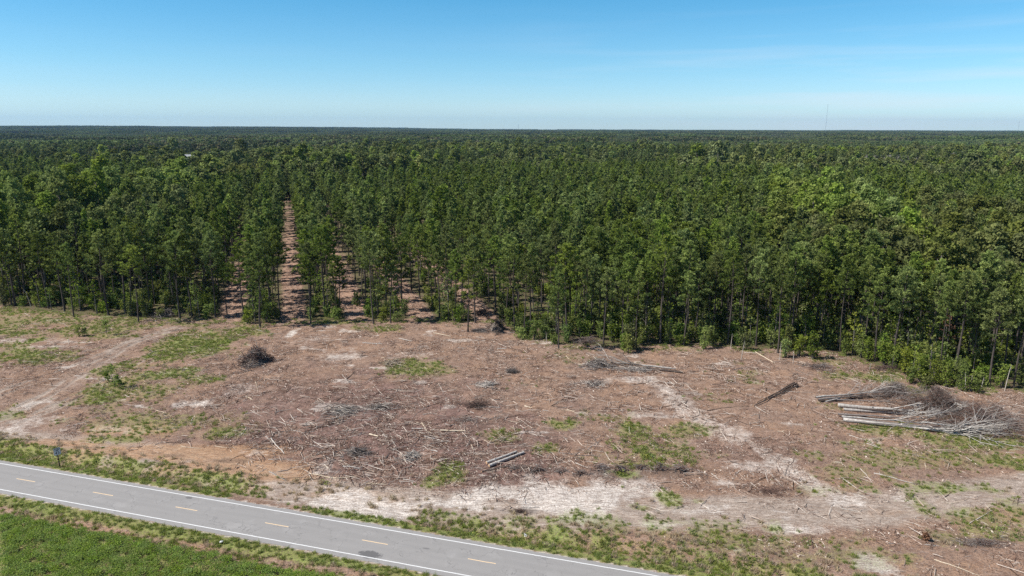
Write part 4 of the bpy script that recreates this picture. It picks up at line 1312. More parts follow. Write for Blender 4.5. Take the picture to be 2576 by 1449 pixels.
# more of the same, thickest in the middle of the clearing
HEAP = [(at(u, v), r_, w_) for u, v, r_, w_ in ((1010, 1140, 14, 3), (900, 1080, 14, 1.6), (1180, 1090, 14, 1.5), (800, 1150, 9, 2.2), (1000, 1000, 20, 1.0), (1500, 1000, 26, .8), (1800, 950, 26, .8), (700, 1000, 22, .6), (1300, 880, 24, .5), (2000, 1100, 20, .35), (2350, 950, 16, .6), (1400, 1150, 10, .7))]
tot = sum(h[2] for h in HEAP)
def heap_point():
    q = rnd.random() * tot
    for (c, r_, w_) in HEAP:
        q -= w_
        if q <= 0:
            break
    return rnd.gauss(c[0], r_), rnd.gauss(c[1], r_ * .55)
def on_clearing(x, y):
    s, t = road_st(x, y)
    return t > 11.5 + 0 * s and y < edge_y(x) - .5 and abs(x) < .72 * y
while len(LOGS) < 300:
    x, y = heap_point()
    if not on_clearing(x, y):
        continue
    L = rnd.uniform(.9, 3.6); a = rnd.gauss(0, .8)
    bend = rnd.gauss(0, .12) * L
    d = np.array([cos(a), sin(a)]); nrm = np.array([-d[1], d[0]])
    p0 = np.array([x, y])
    LOGS.append(([tuple(p0), tuple(p0 + d * L * .5 + nrm * bend), tuple(p0 + d * L)], rnd.choice(['pale', 'pale', 'cream', 'grey', 'grey', 'dark', 'dark', 'white']), rnd.uniform(.03, .06)))
LM = [('the paired cut logs', (1270, 1150)), ('the root heap', (640, 905)), ('the long brush row', (1585, 925)), ('the leaning pole bundle', (1945, 995)), ('the big felled log heap', (2260, 1030)), ('the rusty brush heap', (1190, 1020)),
      ('the green weed patch', (1130, 1195)), ('the lone sapling', (285, 965)), ('the speed limit sign', (150, 1172)), ('the big white sand patch', (1450, 1250)), ('the bright green grass', (500, 870)), ('the grey twig heap', (860, 1040)), ('the dark root ridge', (1600, 1190)),
      ('the orange clay strip', (560, 1168)), ('the dark heap by the pines', (1250, 825)), ('the bottom right corner', (2500, 1400)), ('the pale standing stems', (1960, 905))]
LMW = [(n_, at(*p_)) for n_, p_ in LM]
def place_labels(items, noun):
    """items: (x, y, look). A label each: what it looks like, and its place counted out from the nearest landmark"""
    buckets = {}
    for i, (x, y, look) in enumerate(items):
        n_, p_ = min(LMW, key=lambda l: math.hypot(x - l[1][0], (y - l[1][1]) * .8))
        dx, dy = x - p_[0], y - p_[1]
        sd = ('right of' if dx > 0 else 'left of') if abs(dx) > abs(dy) * .9 else ('behind' if dy > 0 else 'in front of')
        buckets.setdefault((n_, sd, look), []).append((math.hypot(dx, dy), i))
    out = [None] * len(items)
    for (n_, sd, look), L in buckets.items():
        L.sort()
        for k, (_, i) in enumerate(L):
            cnt = '' if len(L) == 1 else ('nearest, ' if k == 0 else '%s nearest, ' % ordinal(k + 1))
            out[i] = ('%s %s, %s%s %s' % (look, noun, cnt, sd, n_)).replace(', nearest', ', nearest')
    return out
def zline(pts, lift, step=.5):
    """run a line over the ground, resting on its bumps"""
    P = [np.array(p, float) for p in pts]
    Z = [h1(*p) for p in pts]
    out = []
    for i in range(len(P) - 1):
        n = max(2, int(np.linalg.norm(P[i + 1] - P[i]) / .7))
        for k in range(n + (i == len(P) - 2)):
            t = k / n
            q = P[i] * (1 - t) + P[i + 1] * t
            out.append([q[0], q[1], max(h1(q[0], q[1]), (Z[i] * (1 - t) + Z[i + 1] * t)) + lift])
    return np.array(out)
items = []
for pts, c, r_ in LOGS:
    L = sum(math.dist(a, b) for a, b in zip(pts[:-1], pts[1:]))
    m = pts[len(pts) // 2] if len(pts) % 2 else ((pts[0][0] + pts[-1][0]) / 2, (pts[0][1] + pts[-1][1]) / 2)
    look = ('short ' if L < 2 else 'long ' if L > 5 else '') + {'pale': 'bleached', 'white': 'white', 'cream': 'cream-coloured', 'grey': 'grey', 'dark': 'dark brown'}[c] + (' thick' if r_ > .08 else '')
    items.append((m[0], m[1], look))
labs = place_labels(items, 'stick')
for (pts, c, r_), lab, (mx, my, look) in zip(LOGS, labs, items):
    mb = MB()
    P3 = zline(pts, r_ * .8)
    o3 = np.array([mx, my, 0])
    P3 = P3 + rng.normal(size=P3.shape) * [.03, .03, .012] - o3
    n = len(P3)
    mb.tube(P3, np.linspace(r_ * 1.1, r_ * (.75 if 'thick' in look else .45), n), 6, cap=True, capmat=1 if r_ > .08 else 0)
    # stubs of side branches
    for k in range(rnd.choice([0, 1, 2, 3]) if n > 3 else rnd.choice([0, 1])):
        i = rnd.randrange(1, n); a = rnd.uniform(0, 2 * pi); L = rnd.uniform(.25, .9)
        p = P3[i]; d = np.array([cos(a), sin(a), rnd.uniform(.1, .7)])
        mb.tube([p, p + d * L * .5, p + d * L + [0, 0, -.05]], [r_ * .45, r_ * .3, .01], 4)
    o = link('fallen_branch', mb.mesh('fallen_branch', [M[COLW[c]], M['cut_end']], True), None, (mx, my, 0))
    tag(o, lab, 'stick', 'loose sticks strewn over the clearing')

# ---- cut logs, felled trunks and heaps
def log_obj(name, p3, rad, mat, label, cat, group=None, ends='cut_end', knots=3, n=10):
    """a log with bark and its two sawn ends as parts"""
    p3 = np.array(p3, float); o3 = p3.mean(0)
    root = empty(name, tuple(o3))
    body = MB()
    rad = np.array(rad, float) * (1 + rng.uniform(-.04, .04, len(p3)))
    body.tube(p3 - o3, rad, n)
    for k in range(knots):
        i = rnd.randrange(0, len(p3) - 1); t = rnd.random()
        p = (p3[i] * (1 - t) + p3[i + 1] * t) - o3
        a = rnd.uniform(0, pi)
        d = np.array([.15, cos(a), sin(a)])
        body.tube([p, p + d * rad[i] * 1.6], [rad[i] * .42, rad[i] * .28], 6, cap=True)
    link('bark', body.mesh('log_bark', [M[mat]], True), root)
    for e in (0, len(p3) - 1):
        d = (p3[1] - p3[0]) if e == 0 else (p3[-1] - p3[-2])
        d /= np.linalg.norm(d)
        s_ = -1 if e == 0 else 1
        mb = MB()
        mb.tube([p3[e] - o3 - d * .02 * s_, p3[e] - o3 + d * .006 * s_], rad[e] * .985, n, cap=True)
        link('sawn_end', mb.mesh('sawn_end', [M[ends]]), root)
    return tag(root, label, cat, group)
def straight(u0, v0, u1, v1, lift, n=6, wob=.05, lift1=None):
    a = np.array(at(u0, v0, lift)); b = np.array(at(u1, v1, lift if lift1 is None else lift1))
    t = np.linspace(0, 1, n)[:, None]
    P2 = a * (1 - t) + b * t
    z0 = h1(*a); z1 = h1(*b)
    base = np.maximum([h1(*q) for q in P2], z0 * (1 - t[:, 0]) + z1 * t[:, 0])
    l1 = lift if lift1 is None else lift1
    Z = base.max() * .5 + base * .5 + lift * (1 - t[:, 0]) + l1 * t[:, 0]
    P3 = np.column_stack([P2, Z])
    P3 += rng.normal(size=P3.shape) * wob * [1, 1, .3]
    return P3
log_obj('cut_log', straight(1224, 1163, 1300, 1136, .2, wob=.015), np.linspace(.20, .15, 6), 'wood_white', 'rear of the two paired pale cut logs above the green weeds', 'cut log', 'paired logs')
log_obj('cut_log', straight(1230, 1170, 1318, 1138, .2, wob=.015), np.linspace(.22, .16, 6), 'wood_white', 'front and thicker of the two paired pale cut logs above the green weeds', 'cut log', 'paired logs')
for i, (u0, v0, u1, v1, r_) in enumerate(((1895, 1022, 2008, 969, .15), (1905, 1012, 2004, 963, .13), (1930, 1001, 1999, 961, .11))):
    log_obj('felled_pole', straight(u0, v0, u1, v1, .16, wob=.05), np.linspace(r_ * .45, r_, 6), 'wood_dark',
            ('front', 'middle', 'rear and shortest')[i] + ' dark pole of the leaning bundle in mid clearing', 'felled pole', 'leaning pole bundle')

def branchy(root, p0, d0, L, r_, depth, mb, z0, spread=.5, lift=.0):
    """a bare limb that forks, kept just above the ground"""
    n = 5; P_ = [np.array(p0, float)]; d = np.array(d0, float)
    for k in range(n - 1):
        d = d + rng.normal(size=3) * [.13, .13, .07]; d /= np.linalg.norm(d)
        q = P_[-1] + d * L / (n - 1)
        q[2] = max(q[2], z0 + .03)
        P_.append(q)
    mb.tube(P_, np.linspace(r_, r_ * .45, n), 4 if depth < 2 else 5)
    if depth <= 0:
        return
    for k in range(rnd.choice([2, 3, 3])):
        i = rnd.randrange(1, n)
        a = rnd.uniform(-spread, spread); e = rnd.uniform(-.2, .45)
        dd = np.array([d[0] * cos(a * 1.6) - d[1] * sin(a * 1.6), d[0] * sin(a * 1.6) + d[1] * cos(a * 1.6), d[2] * .4 + e])
        dd /= np.linalg.norm(dd)
        branchy(root, P_[i], dd, L * rnd.uniform(.5, .8), r_ * .55, depth - 1, mb, z0, spread, lift)
def felled(u0, v0, u1, v1, r0, mat, label, lift=.2, top=2.6, nb=4, ends='cut_end', depth=2, group='felled trees heaped at the right'):
    P3 = straight(u0, v0, u1, v1, lift, n=8, wob=.07)
    r1 = r0 * .45
    root = log_obj('felled_tree', P3, np.linspace(r0, r1, 8), mat, label, 'felled tree', group, ends=ends, knots=4)
    o3 = P3.mean(0)
    d = P3[-1] - P3[-3]; d /= np.linalg.norm(d)
    z0 = float(P3[:, 2].min() - o3[2] - r0)
    for k in range(nb):
        mb = MB()
        i = -1 if k < 2 else rnd.randrange(4, 8)
        a = rnd.uniform(-.5, .5)
        dd = np.array([d[0] * cos(a) - d[1] * sin(a), d[0] * sin(a) + d[1] * cos(a), rnd.uniform(-.02, .4)])
        branchy(root, P3[i] - o3, dd, top * rnd.uniform(.7, 1.25), max(.05, r1 * .8), depth, mb, z0)
        link('limb', mb.mesh('limb', [M[mat]], True), root)
    return root
felled(2052, 998, 2190, 986, .17, 'wood_white', 'rearmost white trunk of the upper felled heap at the right', .75, 3.4, 5, ends='wood_dark')
felled(2056, 1003, 2180, 993, .15, 'wood_grey', 'grey trunk on top of the upper felled heap at the right', .55, 3.2, 4, ends='wood_dark')
felled(2062, 1008, 2170, 998, .14, 'wood_dark', 'dark trunk low in the upper felled heap at the right', .25, 2.6, 3, ends='wood_dark')
felled(2075, 1010, 2150, 992, .12, 'wood_white', 'thin white trunk slanting across the upper felled heap', .35, 3.6, 4, ends='wood_dark')
felled(2085, 1004, 2230, 1008, .13, 'wood_grey', 'grey trunk at the front edge of the upper felled heap', .3, 3.0, 4, ends='wood_dark')
felled(2108, 1018, 2290, 1032, .36, 'wood_white', 'thickest white log, with an orange sawn end, between the felled heaps', .3, 2.6, 3)
felled(2120, 1029, 2295, 1040, .28, 'wood_white', 'second white log just in front of the thickest one', .23, 2.4, 3)
felled(2108, 1042, 2330, 1052, .14, 'wood_grey', 'slender grey trunk at the back of the lower felled heap', .45, 3.4, 4, ends='wood_dark')
felled(2116, 1048, 2300, 1062, .16, 'wood_white', 'white trunk with a dark butt in the middle of the lower felled heap', .5, 4.2, 5, ends='wood_dark')
felled(2118, 1052, 2390, 1078, .18, 'wood_grey', 'long grey trunk inside the lower felled heap', .35, 4.4, 5, ends='wood_dark')
felled(2122, 1056, 2370, 1084, .33, 'wood_white', 'thick white trunk at the front of the lower felled heap', .26, 5.2, 6, ends='wood_dark')
felled(2300, 1074, 2440, 1084, .12, 'wood_white', 'forked white top ending the lower felled heap', .3, 5.0, 7, ends='wood_white')
for i, (u0, v0, u1, v1, nb_) in enumerate(((2330, 1045, 2400, 1030, 8), (2290, 1000, 2350, 1008, 7), (2390, 1060, 2470, 1070, 8), (2320, 1062, 2420, 1075, 8), (2440, 1040, 2520, 1052, 7), (2250, 985, 2300, 992, 6), (2400, 1015, 2460, 1030, 6))):
    felled(u0, v0, u1, v1, .11, 'wood_white' if i % 3 == 0 else 'wood_grey', '%s of the forked pale tops from the left, lying in the brown brush' % ordinal(1 + sorted([2330, 2290, 2390, 2320, 2440, 2250, 2400]).index(u0)), 1.0, 3.4, nb_, ends='wood_white', group='forked tops in the brush')
for i, (u0, v0, u1, v1, r_, mt, lf) in enumerate(((2112, 1024, 2250, 1035, .15, 'wood_dark', .5), (2066, 1001, 2200, 995, .13, 'wood_dark', .5), (2125, 1046, 2310, 1058, .13, 'wood_dark', .2), (2130, 1060, 2330, 1076, .16, 'wood_grey', .7), (2100, 994, 2240, 983, .12, 'wood_grey', .9))):
    felled(u0, v0, u1, v1, r_, mt, ('dark trunk lying between the two thickest white logs', 'dark trunk buried in the middle of the upper felled heap', 'dark trunk under the white one in the lower felled heap',
           'grey trunk lying on top of the lower felled heap', 'grey trunk lying highest on the upper felled heap')[i], lf, 2.6, 4, ends='wood_dark')
# the long row in the middle: poles to the right, tops to the left
for i, (u0, v0, u1, v1, r_, mt, lb) in enumerate(((1718, 938, 1590, 922, .17, 'wood_dark', 'long dark pole at the front of the long brush row'), (1700, 930, 1560, 915, .14, 'wood_grey', 'grey pole in the middle of the long brush row'),
        (1690, 927, 1540, 912, .13, 'wood_white', 'whitish pole at the back of the long brush row'), (1640, 932, 1500, 925, .12, 'wood_grey', 'low grey pole at the left part of the long brush row'))):
    felled(u0, v0, u1, v1, r_, mt, lb, .2 + .12 * i, 3.6, 5, ends='wood_dark', group='poles of the long brush row')

def heap(name, u, v, ru, rv, hh, n, mats, label, cat='brush heap', rr=(.012, .045), ln=(.8, 2.4), dirt=0.0, stand=.35):
    """a tangle: many crossing twigs over a mound"""
    x, y = at(u, v); x2 = at(u + ru, v)[0]; y2 = at(u, v - rv)[1]
    rx, ry = abs(x2 - x), abs(y2 - y)
    z = h1(x, y)
    root = empty(name, (x, y, z))
    per = n // len(mats)
    for mi, mt in enumerate(mats):
        mb = MB()
        for k in range(per):
            a = rnd.uniform(0, 2 * pi); q_ = min(.95, abs(rnd.gauss(0, .46))) * (1 + .35 * sin(a * 3 + u) + .2 * sin(a * 5 + v))
            px_, py2 = cos(a) * q_ * rx, sin(a) * q_ * ry
            top = hh * max(0, 1 - q_ ** 2) * (.7 + .5 * sin(px_ * 1.7 + u)) + .05
            pz = rnd.uniform(0, top)
            aa = rnd.gauss(0, .75); L = rnd.uniform(*ln)
            d = np.array([cos(aa), sin(aa), rnd.gauss(.03, stand)]); d /= np.linalg.norm(d)
            p = np.array([px_, py2, pz]) - d * L / 2
            zz = lambda q: np.array([q[0], q[1], max(q[2], .02)])
            b = rng.normal(size=3) * .1 * L
            r_ = rnd.uniform(*rr)
            mb.tube([zz(p), zz(p + d * L * .5 + b), zz(p + d * L)], [r_, r_ * .8, r_ * .35], 4, tint=.5)
        link('twigs' if mi else 'branches', mb.mesh('brush', [M[mt]]), root)
    if dirt:
        mb = MB(); ng = 14
        G = []
        for i in range(ng):
            for j in range(ng):
                X_ = (i / (ng - 1) * 2 - 1); Y_ = (j / (ng - 1) * 2 - 1)
                d2 = X_ * X_ + Y_ * Y_
                G.append((X_ * rx * .8, Y_ * ry * .8, max(0, dirt * (1 - d2)) * (.6 + .8 * rnd.random()) - .05))
        Qs = [(i * ng + j, (i + 1) * ng + j, (i + 1) * ng + j + 1, i * ng + j + 1) for i in range(ng - 1) for j in range(ng - 1)]
        mb.add(G, Qs)
        link('earth', mb.mesh('earth', [M['soil']], True), root)
    return tag(root, label, cat)
M['soil'] = bark_mat('dug_soil', (.09, .07, .056), (.27, .22, .18), 3)
heap('brush_heap', 2350, 1028, 95, 30, 3.0, 2600, ['wood_red', 'wood_grey', 'wood_red', 'wood_dark'], 'brown twiggy tops piled behind the white felled trunks at the right', rr=(.012, .035), ln=(1.0, 2.8), stand=.5)
heap('brush_heap', 2480, 1064, 100, 38, 2.9, 3600, ['wood_red', 'wood_red', 'wood_grey', 'wood_red'], 'widest brown twig heap, furthest right of the felled trunks', rr=(.012, .034), ln=(.8, 2.6), stand=.5)
heap('brush_heap', 2410, 1082, 70, 20, 1.6, 1000, ['wood_red', 'wood_red', 'wood_dark'], 'dark brown brush at the front foot of the widest twig heap', rr=(.014, .036), ln=(.8, 2.4), stand=.4)
heap('brush_heap', 2250, 988, 75, 16, 1.5, 800, ['wood_grey', 'wood_red'], 'grey twiggy tops at the back of the upper felled heap', rr=(.012, .035), ln=(1.0, 2.8), stand=.45)
heap('brush_heap', 1510, 922, 60, 11, 1.1, 420, ['wood_grey', 'wood_pale', 'wood_dark'], 'grey tangled tops at the left end of the long brush row', rr=(.015, .05), ln=(1.2, 3.2), stand=.3)
heap('brush_heap', 1600, 930, 70, 8, .5, 200, ['wood_grey', 'wood_pale'], 'low dark tangle under the poles of the long brush row', rr=(.015, .05), ln=(1.5, 3.4), stand=.15)
heap('root_heap', 641, 912, 38, 19, 2.9, 620, ['wood_red', 'wood_dark', 'wood_red', 'wood_grey'], 'cone-shaped heap of dark roots and branches on the left of the clearing', rr=(.03, .085), ln=(1.4, 3.4), dirt=1.2, stand=.9)
heap('brush_heap', 1200, 1021, 52, 10, .8, 420, ['rust_twig', 'wood_dark'] if 'rust_twig' in M else ['wood_red', 'wood_dark'], 'low rusty brown brush heap in the centre of the clearing', rr=(.012, .04), ln=(.8, 2.2), stand=.3)
heap('brush_heap', 862, 1040, 70, 22, .55, 380, ['wood_grey', 'wood_grey', 'wood_pale', 'wood_dark'], 'flat grey twig heap left of the centre of the clearing', rr=(.015, .05), ln=(1.0, 3.0), stand=.15)
heap('brush_heap', 955, 1026, 50, 9, .45, 160, ['wood_grey', 'wood_pale', 'wood_dark'], 'thin grey twig heap right of the flat one', rr=(.015, .05), ln=(1.0, 3.0), stand=.15)
heap('brush_heap', 985, 918, 42, 11, .8, 200, ['wood_dark', 'wood_cream'], 'small dark heap beside the green patch behind the centre', rr=(.02, .05), ln=(1.0, 2.4), stand=.5)
heap('brush_heap', 1290, 937, 26, 7, .6, 150, ['wood_dark', 'wood_grey'], 'small grey heap midway between the pines and the rusty heap', rr=(.015, .045), ln=(.9, 2.2), stand=.35)
heap('brush_heap', 1495, 968, 42, 9, .6, 180, ['wood_pale', 'wood_grey', 'wood_red'], 'thin brush heap in front of the long brush row', rr=(.015, .05), ln=(1.0, 2.8), stand=.3)
heap('brush_heap', 1225, 968, 40, 9, .5, 150, ['wood_grey', 'wood_pale'], 'flat grey brush heap behind the rusty one', rr=(.015, .05), ln=(1.0, 2.6), stand=.2)
heap('root_heap', 1250, 826, 24, 12, 2.3, 320, ['wood_dark', 'wood_dark'], 'black root heap in the shade beside the lone front pine', rr=(.03, .08), ln=(1.0, 2.6), dirt=1.3, stand=.8)
heap('root_heap', 1212, 790, 22, 11, 1.5, 240, ['wood_red', 'wood_dark'], 'reddish brush heap between the pines behind the black root heap', rr=(.02, .06), ln=(1.0, 2.4), stand=.5)
heap('brush_heap', 1210, 834, 30, 6, .5, 120, ['wood_dark', 'wood_grey'], 'flat dark branches lying left of the black root heap', rr=(.02, .06), ln=(1.2, 3.0), stand=.15)
heap('root_heap', 415, 796, 40, 14, 1.5, 360, ['wood_grey', 'wood_dark'], 'pale branches heaped in deep shade under the left pines', rr=(.02, .07), ln=(1.0, 3.0), stand=.45)
heap('brush_heap', 1470, 862, 46, 12, .9, 300, ['wood_red', 'wood_dark', 'wood_grey'], 'reddish brush heap in the shade right of the two front pines', rr=(.02, .055), ln=(1.0, 2.6), stand=.35)
heap('brush_heap', 2060, 925, 42, 10, .7, 220, ['wood_grey', 'wood_red'], 'brush heap in front of the pale standing stems', rr=(.015, .05), ln=(1.0, 2.6), stand=.35)
heap('brush_heap', 2230, 928, 50, 12, .8, 280, ['wood_red', 'wood_dark'], 'red-brown brush heap before the bushes at the right', rr=(.015, .05), ln=(1.0, 2.6), stand=.35)
heap('brush_heap', 1175, 1060, 90, 18, .3, 200, ['wood_red', 'wood_grey'], 'sparse flat twigs below the rusty brush heap', rr=(.012, .035), ln=(.8, 2.0), stand=.1)
heap('brush_heap', 900, 1140, 46, 11, .55, 200, ['wood_dark', 'wood_grey'], 'dark stick heap among the densest litter near the road', rr=(.02, .05), ln=(.9, 2.2), stand=.3)
heap('brush_heap', 1040, 1150, 30, 16, .6, 110, ['wood_grey', 'wood_pale'], 'loose heap of grey sticks left of the green weed patch', rr=(.025, .05), ln=(1.0, 2.4), stand=.3)
heap('brush_heap', 1940, 1238, 55, 16, .7, 260, ['wood_red', 'wood_red'], 'low red-brown brush patch right of the root ridge', rr=(.01, .03), ln=(.6, 1.8), stand=.3)
heap('brush_heap', 2470, 1368, 100, 14, .5, 300, ['wood_red', 'wood_grey'], 'long low dark brush strip near the bottom right corner', rr=(.01, .028), ln=(.6, 1.8), stand=.25)
heap('brush_heap', 1310, 1288, 30, 7, .4, 130, ['wood_red', 'wood_dark'], 'small dark needle patch on the pale track', rr=(.008, .02), ln=(.4, 1.0), stand=.2)
for i, (u, v, ru, hh_) in enumerate(((1300, 1184, 26, .4), (1352, 1189, 34, .6), (1412, 1195, 30, .7), (1462, 1197, 34, .5), (1512, 1190, 30, .6), (1562, 1186, 36, .75), (1612, 1184, 30, .6), (1660, 1187, 34, .8), (1712, 1190, 32, .6))):
    heap('root_ridge', u, v, ru, 6, hh_, 80, ['wood_grey', 'wood_red'], '%s clump from the left of the dark root ridge above the white sand' % ordinal(i + 1), 'root clump', rr=(.015, .05), ln=(.5, 1.8), stand=.3)

# ---- saplings left standing, and pale dead stems
def sapling(u, v, h, label, seed, mat='weed', mat2='gold'):
    r = random.Random(seed); x, y = at(u, v)
    root = empty('sapling', (x, y, h1(x, y)))
    st, cr = MB(), MB()
    ax = lambda z: np.array([.12 * sin(z * 1.3 + seed), -.05 * z + .08 * cos(z), z])
    st.tube([ax(z) for z in np.linspace(-.1, h, 7)], np.linspace(.06, .015, 7), 5)
    for k in range(16):
        f = r.uniform(.12, 1); p = ax(h * f); a = r.uniform(0, 2 * pi); L = (1.0 - .5 * f) * r.uniform(.4, 1.1) * h * .25
        d = np.array([cos(a), sin(a), .35]); e = p + d * L
        st.tube([p, e], [.015, .006], 3)
        m = 16 if abs(f - .45) > .2 else 6
        cr.leaves(e + rng.normal(size=(m, 3)) * .18 * (1 + .1 * h), .2, rng.uniform(.1, .9, m), up=.5)
    link('stem', st.mesh('sapling_stem', [M['bark2']]), root); link('foliage', cr.mesh('sapling_foliage', [M[mat]]), root)
    return tag(root, label, 'sapling')
sapling(287, 975, 4.6, 'lone sapling with a leafy top on the left of the clearing', 1)
sapling(272, 962, 1.6, 'knee-high bush at the foot of the lone sapling', 2)
sapling(297, 968, 1.5, 'second low bush right of the foot of the lone sapling', 8)
sapling(200, 847, 2.4, 'dark little pine on the grass at the upper left, left of two', 3, 'needle')
sapling(212, 845, 1.8, 'low dark bushy sapling close beside the upper left little pine', 6, 'needle')
sapling(270, 842, 3.4, 'dark narrow sapling on the grass at the upper left, right of two', 4, 'needle')
sapling(2330, 1362, .7, 'small red-leaved sapling near the bottom right', 5, 'rust')
for i, (u, v, h, lx) in enumerate(((1864, 908, 4.2, .5), (1961, 907, 3.8, 0), (2527, 984, 5.0, .5), (2428, 986, 3.6, -.5), (2440, 985, 3.0, 0), (1838, 880, 3.4, .1), (2467, 985, 2.6, .2), (78, 770, 5.0, -1.4), (1375, 862, 2.4, -.2), (1995, 915, 2.6, -.1), (2188, 930, 1.5, 0))):
    x, y = at(u, v)
    mb = MB()
    mb.tube([(0, 0, -.1), (lx * .3, 0, h * .4), (lx * .6 + .05, .05, h * .75), (lx, 0, h)], [.07, .06, .045, .02], 5)
    mb.tube([(lx * .6, 0, h * .7), (lx * .6 + .5, .2, h * .85)], [.02, .008], 3)
    tag(link('bare_sapling', mb.mesh('bare_sapling', [M['wood_pale']], True), None, (x, y, h1(x, y))), '%s pale bare stem standing at the forest edge, counted by closeness to the big pines' % ordinal(i + 1) if False else
        ('thin pale bare stem standing at the forest edge, %s from the left' % ordinal(1 + sorted([1864, 1961, 2527, 2428, 2440, 1838, 2467, 78, 1375, 1995, 2188]).index(u))), 'bare sapling', 'pale stems standing at the forest edge')
# a rusty dead little pine among the right-hand trees
x, y = at(2368, 900)
tr, cr = broad(900, h=9, w=2.2, nleaf=60, lsize=.3, nc=9)
t = tag(empty('dead_tree', (x, y, h1(x, y))), 'rust-brown dying tree among the pines at the right', 'tree')
link('trunk', tr.mesh('dead_trunk', [M['bark2']]), t); link('crown', cr.mesh('dead_crown', [M['rust']]), t)

# ---- speed limit sign, facing the traffic coming from the right
x, y = at(150.6, 1174)
sg = tag(empty('speed_limit_sign', (x, y, h1(x, y))), 'white speed limit sign on a thin dark post beside the road', 'road sign')
sg.rotation_euler = (0, 0, RANG + pi / 2 - R(38))      # plate normal is local -y
sg.rotation_euler = (R(0), R(-1.5), RANG + R(62))
mb = MB()
def bxm(mb, x0, x1, y0, y1, z0, z1, mat=0):
    V = [(a, b, c) for c in (z0, z1) for b in (y0, y1) for a in (x0, x1)]
    mb.add(V, [(0, 2, 3, 1), (4, 5, 7, 6), (0, 1, 5, 4), (2, 6, 7, 3), (0, 4, 6, 2), (1, 3, 7, 5)], mat=mat)
# u-channel post
bxm(mb, -.065, .065, .012, .02, -.3, 3.0); bxm(mb, -.035, -.029, .018, .05, -.3, 3.0); bxm(mb, .029, .035, .018, .05, -.3, 3.0)
link('post', mb.mesh('sign_post', [flat_mat('dark_steel_post', (.012, .010, .009), .7)]), sg)
PW, PH, PZ = .84, 1.06, 2.45
bm_ = MB(); bxm(bm_, -PW / 2, PW / 2, 0, .008, PZ - PH / 2, PZ + PH / 2)
plate = link('sign_plate', bm_.mesh('sign_plate', [flat_mat('white_sign_sheet', (.60, .62, .66), .5)]), sg)
fm = MB(); b_ = .025; w_ = .022
for (a0, a1, c0, c1) in ((-PW / 2 + b_, PW / 2 - b_, PZ + PH / 2 - b_ - w_, PZ + PH / 2 - b_), (-PW / 2 + b_, PW / 2 - b_, PZ - PH / 2 + b_, PZ - PH / 2 + b_ + w_),
                         (-PW / 2 + b_, -PW / 2 + b_ + w_, PZ - PH / 2 + b_ + w_, PZ + PH / 2 - b_ - w_), (PW / 2 - b_ - w_, PW / 2 - b_, PZ - PH / 2 + b_ + w_, PZ + PH / 2 - b_ - w_)):
    bxm(fm, a0, a1, -.003, -.0005, c0, c1)
blk = flat_mat('black_sign_ink', (.02, .02, .022), .5)
link('sign_border', fm.mesh('sign_border', [blk]), plate)
def lettering(txt, size, zc, name):
    cu = bpy.data.curves.new(name, 'FONT'); cu.body = txt; cu.size = size; cu.align_x = 'CENTER'; cu.align_y = 'CENTER'
    cu.extrude = .001; cu.offset = .006
    tmp = bpy.data.objects.new(name, cu); COL.objects.link(tmp)
    bpy.context.view_layer.update()
    me = bpy.data.meshes.new_from_object(tmp)
    bpy.data.objects.remove(tmp)
    me.transform(Matrix.Translation((0, -.003, zc)) @ Matrix.Rotation(pi / 2, 4, 'X'))
    me.materials.clear(); me.materials.append(blk)
    link(name, me, plate)
lettering('SPEED', .25, PZ + .36, 'sign_word'); lettering('LIMIT', .25, PZ + .14, 'sign_word'); lettering('45', .58, PZ - .22, 'sign_number')

# ---- two small pale bits of litter on the verge
for i, (u, v, lb) in enumerate(((557, 1368, 'small white scrap lying in the grass strip below the road'), (1322, 1337, 'small white scrap lying in the grass strip above the road'), (1325 + 382 * .0, 1240, None))):
    if lb is None: continue
    x, y = at(u, v); mb = MB()
    for k in range(6):
        mb.leaves(np.array([[0, 0, .05 + .03 * k]]), .3, .5, up=1)
    tag(link('paper_scrap', mb.mesh('paper_scrap', [flat_mat('white_paper', (.8, .8, .78), .8)]), None, (x, y, h1(x, y) + .03)), lb, 'litter', 'white scraps on the verges')

# ---- far masts on the horizon
def mast(u, vtop, dist, w, label, stay=True):
    x = (u - 1288) / FPX * dist * 1.0
    d_ = at(u, vtop - 0, 0)
    # height from the angle above the eye
    dv = _M3 @ np.array([(u - 1288) / FPX, -(vtop - 724.5) / FPX, -1.0])
    k = dist / dv[1]
    x = dv[0] * k; top = CAM_H + dv[2] * k
    mb = MB()
    for a in range(3):
        an = a * 2 * pi / 3
        mb.tube([(cos(an) * w, sin(an) * w, 0), (cos(an) * w, sin(an) * w, top)], w * .28, 4)
    z = 0
    while z < top - w * 3:
        for a in range(3):
            an = a * 2 * pi / 3; an2 = (a + 1) * 2 * pi / 3
            mb.tube([(cos(an) * w, sin(an) * w, z), (cos(an2) * w, sin(an2) * w, z + w * 2)], w * .12, 3)
        z += w * 2
    o = empty('radio_mast', (x, dist, h1(x, dist)))
    link('lattice', mb.mesh('mast_lattice', [M['steel']]), o)
    if stay:
        for a in range(3):
            an = a * 2 * pi / 3 + .4
            for f in (.5, .97):
                sm = MB(); sm.tube([(0, 0, top * f), (cos(an) * top * .55, sin(an) * top * .55, 0)], .05, 3)
                link('guy_wire', sm.mesh('guy_wire', [M['steel']]), o)
    return tag(o, label, 'radio mast', 'radio masts on the horizon')
M['steel'] = flat_mat('mast_steel', (.35, .38, .40), .6, .1)
mast(2083, 262, 6500, 1.1, 'tall thin radio mast rising from the horizon at the right')
mast(1304, 312, 7000, 1.3, 'short radio mast on the horizon near the middle', False)
mast(2565, 304, 8000, 1.1, 'faint radio mast on the horizon at the far right edge', False)
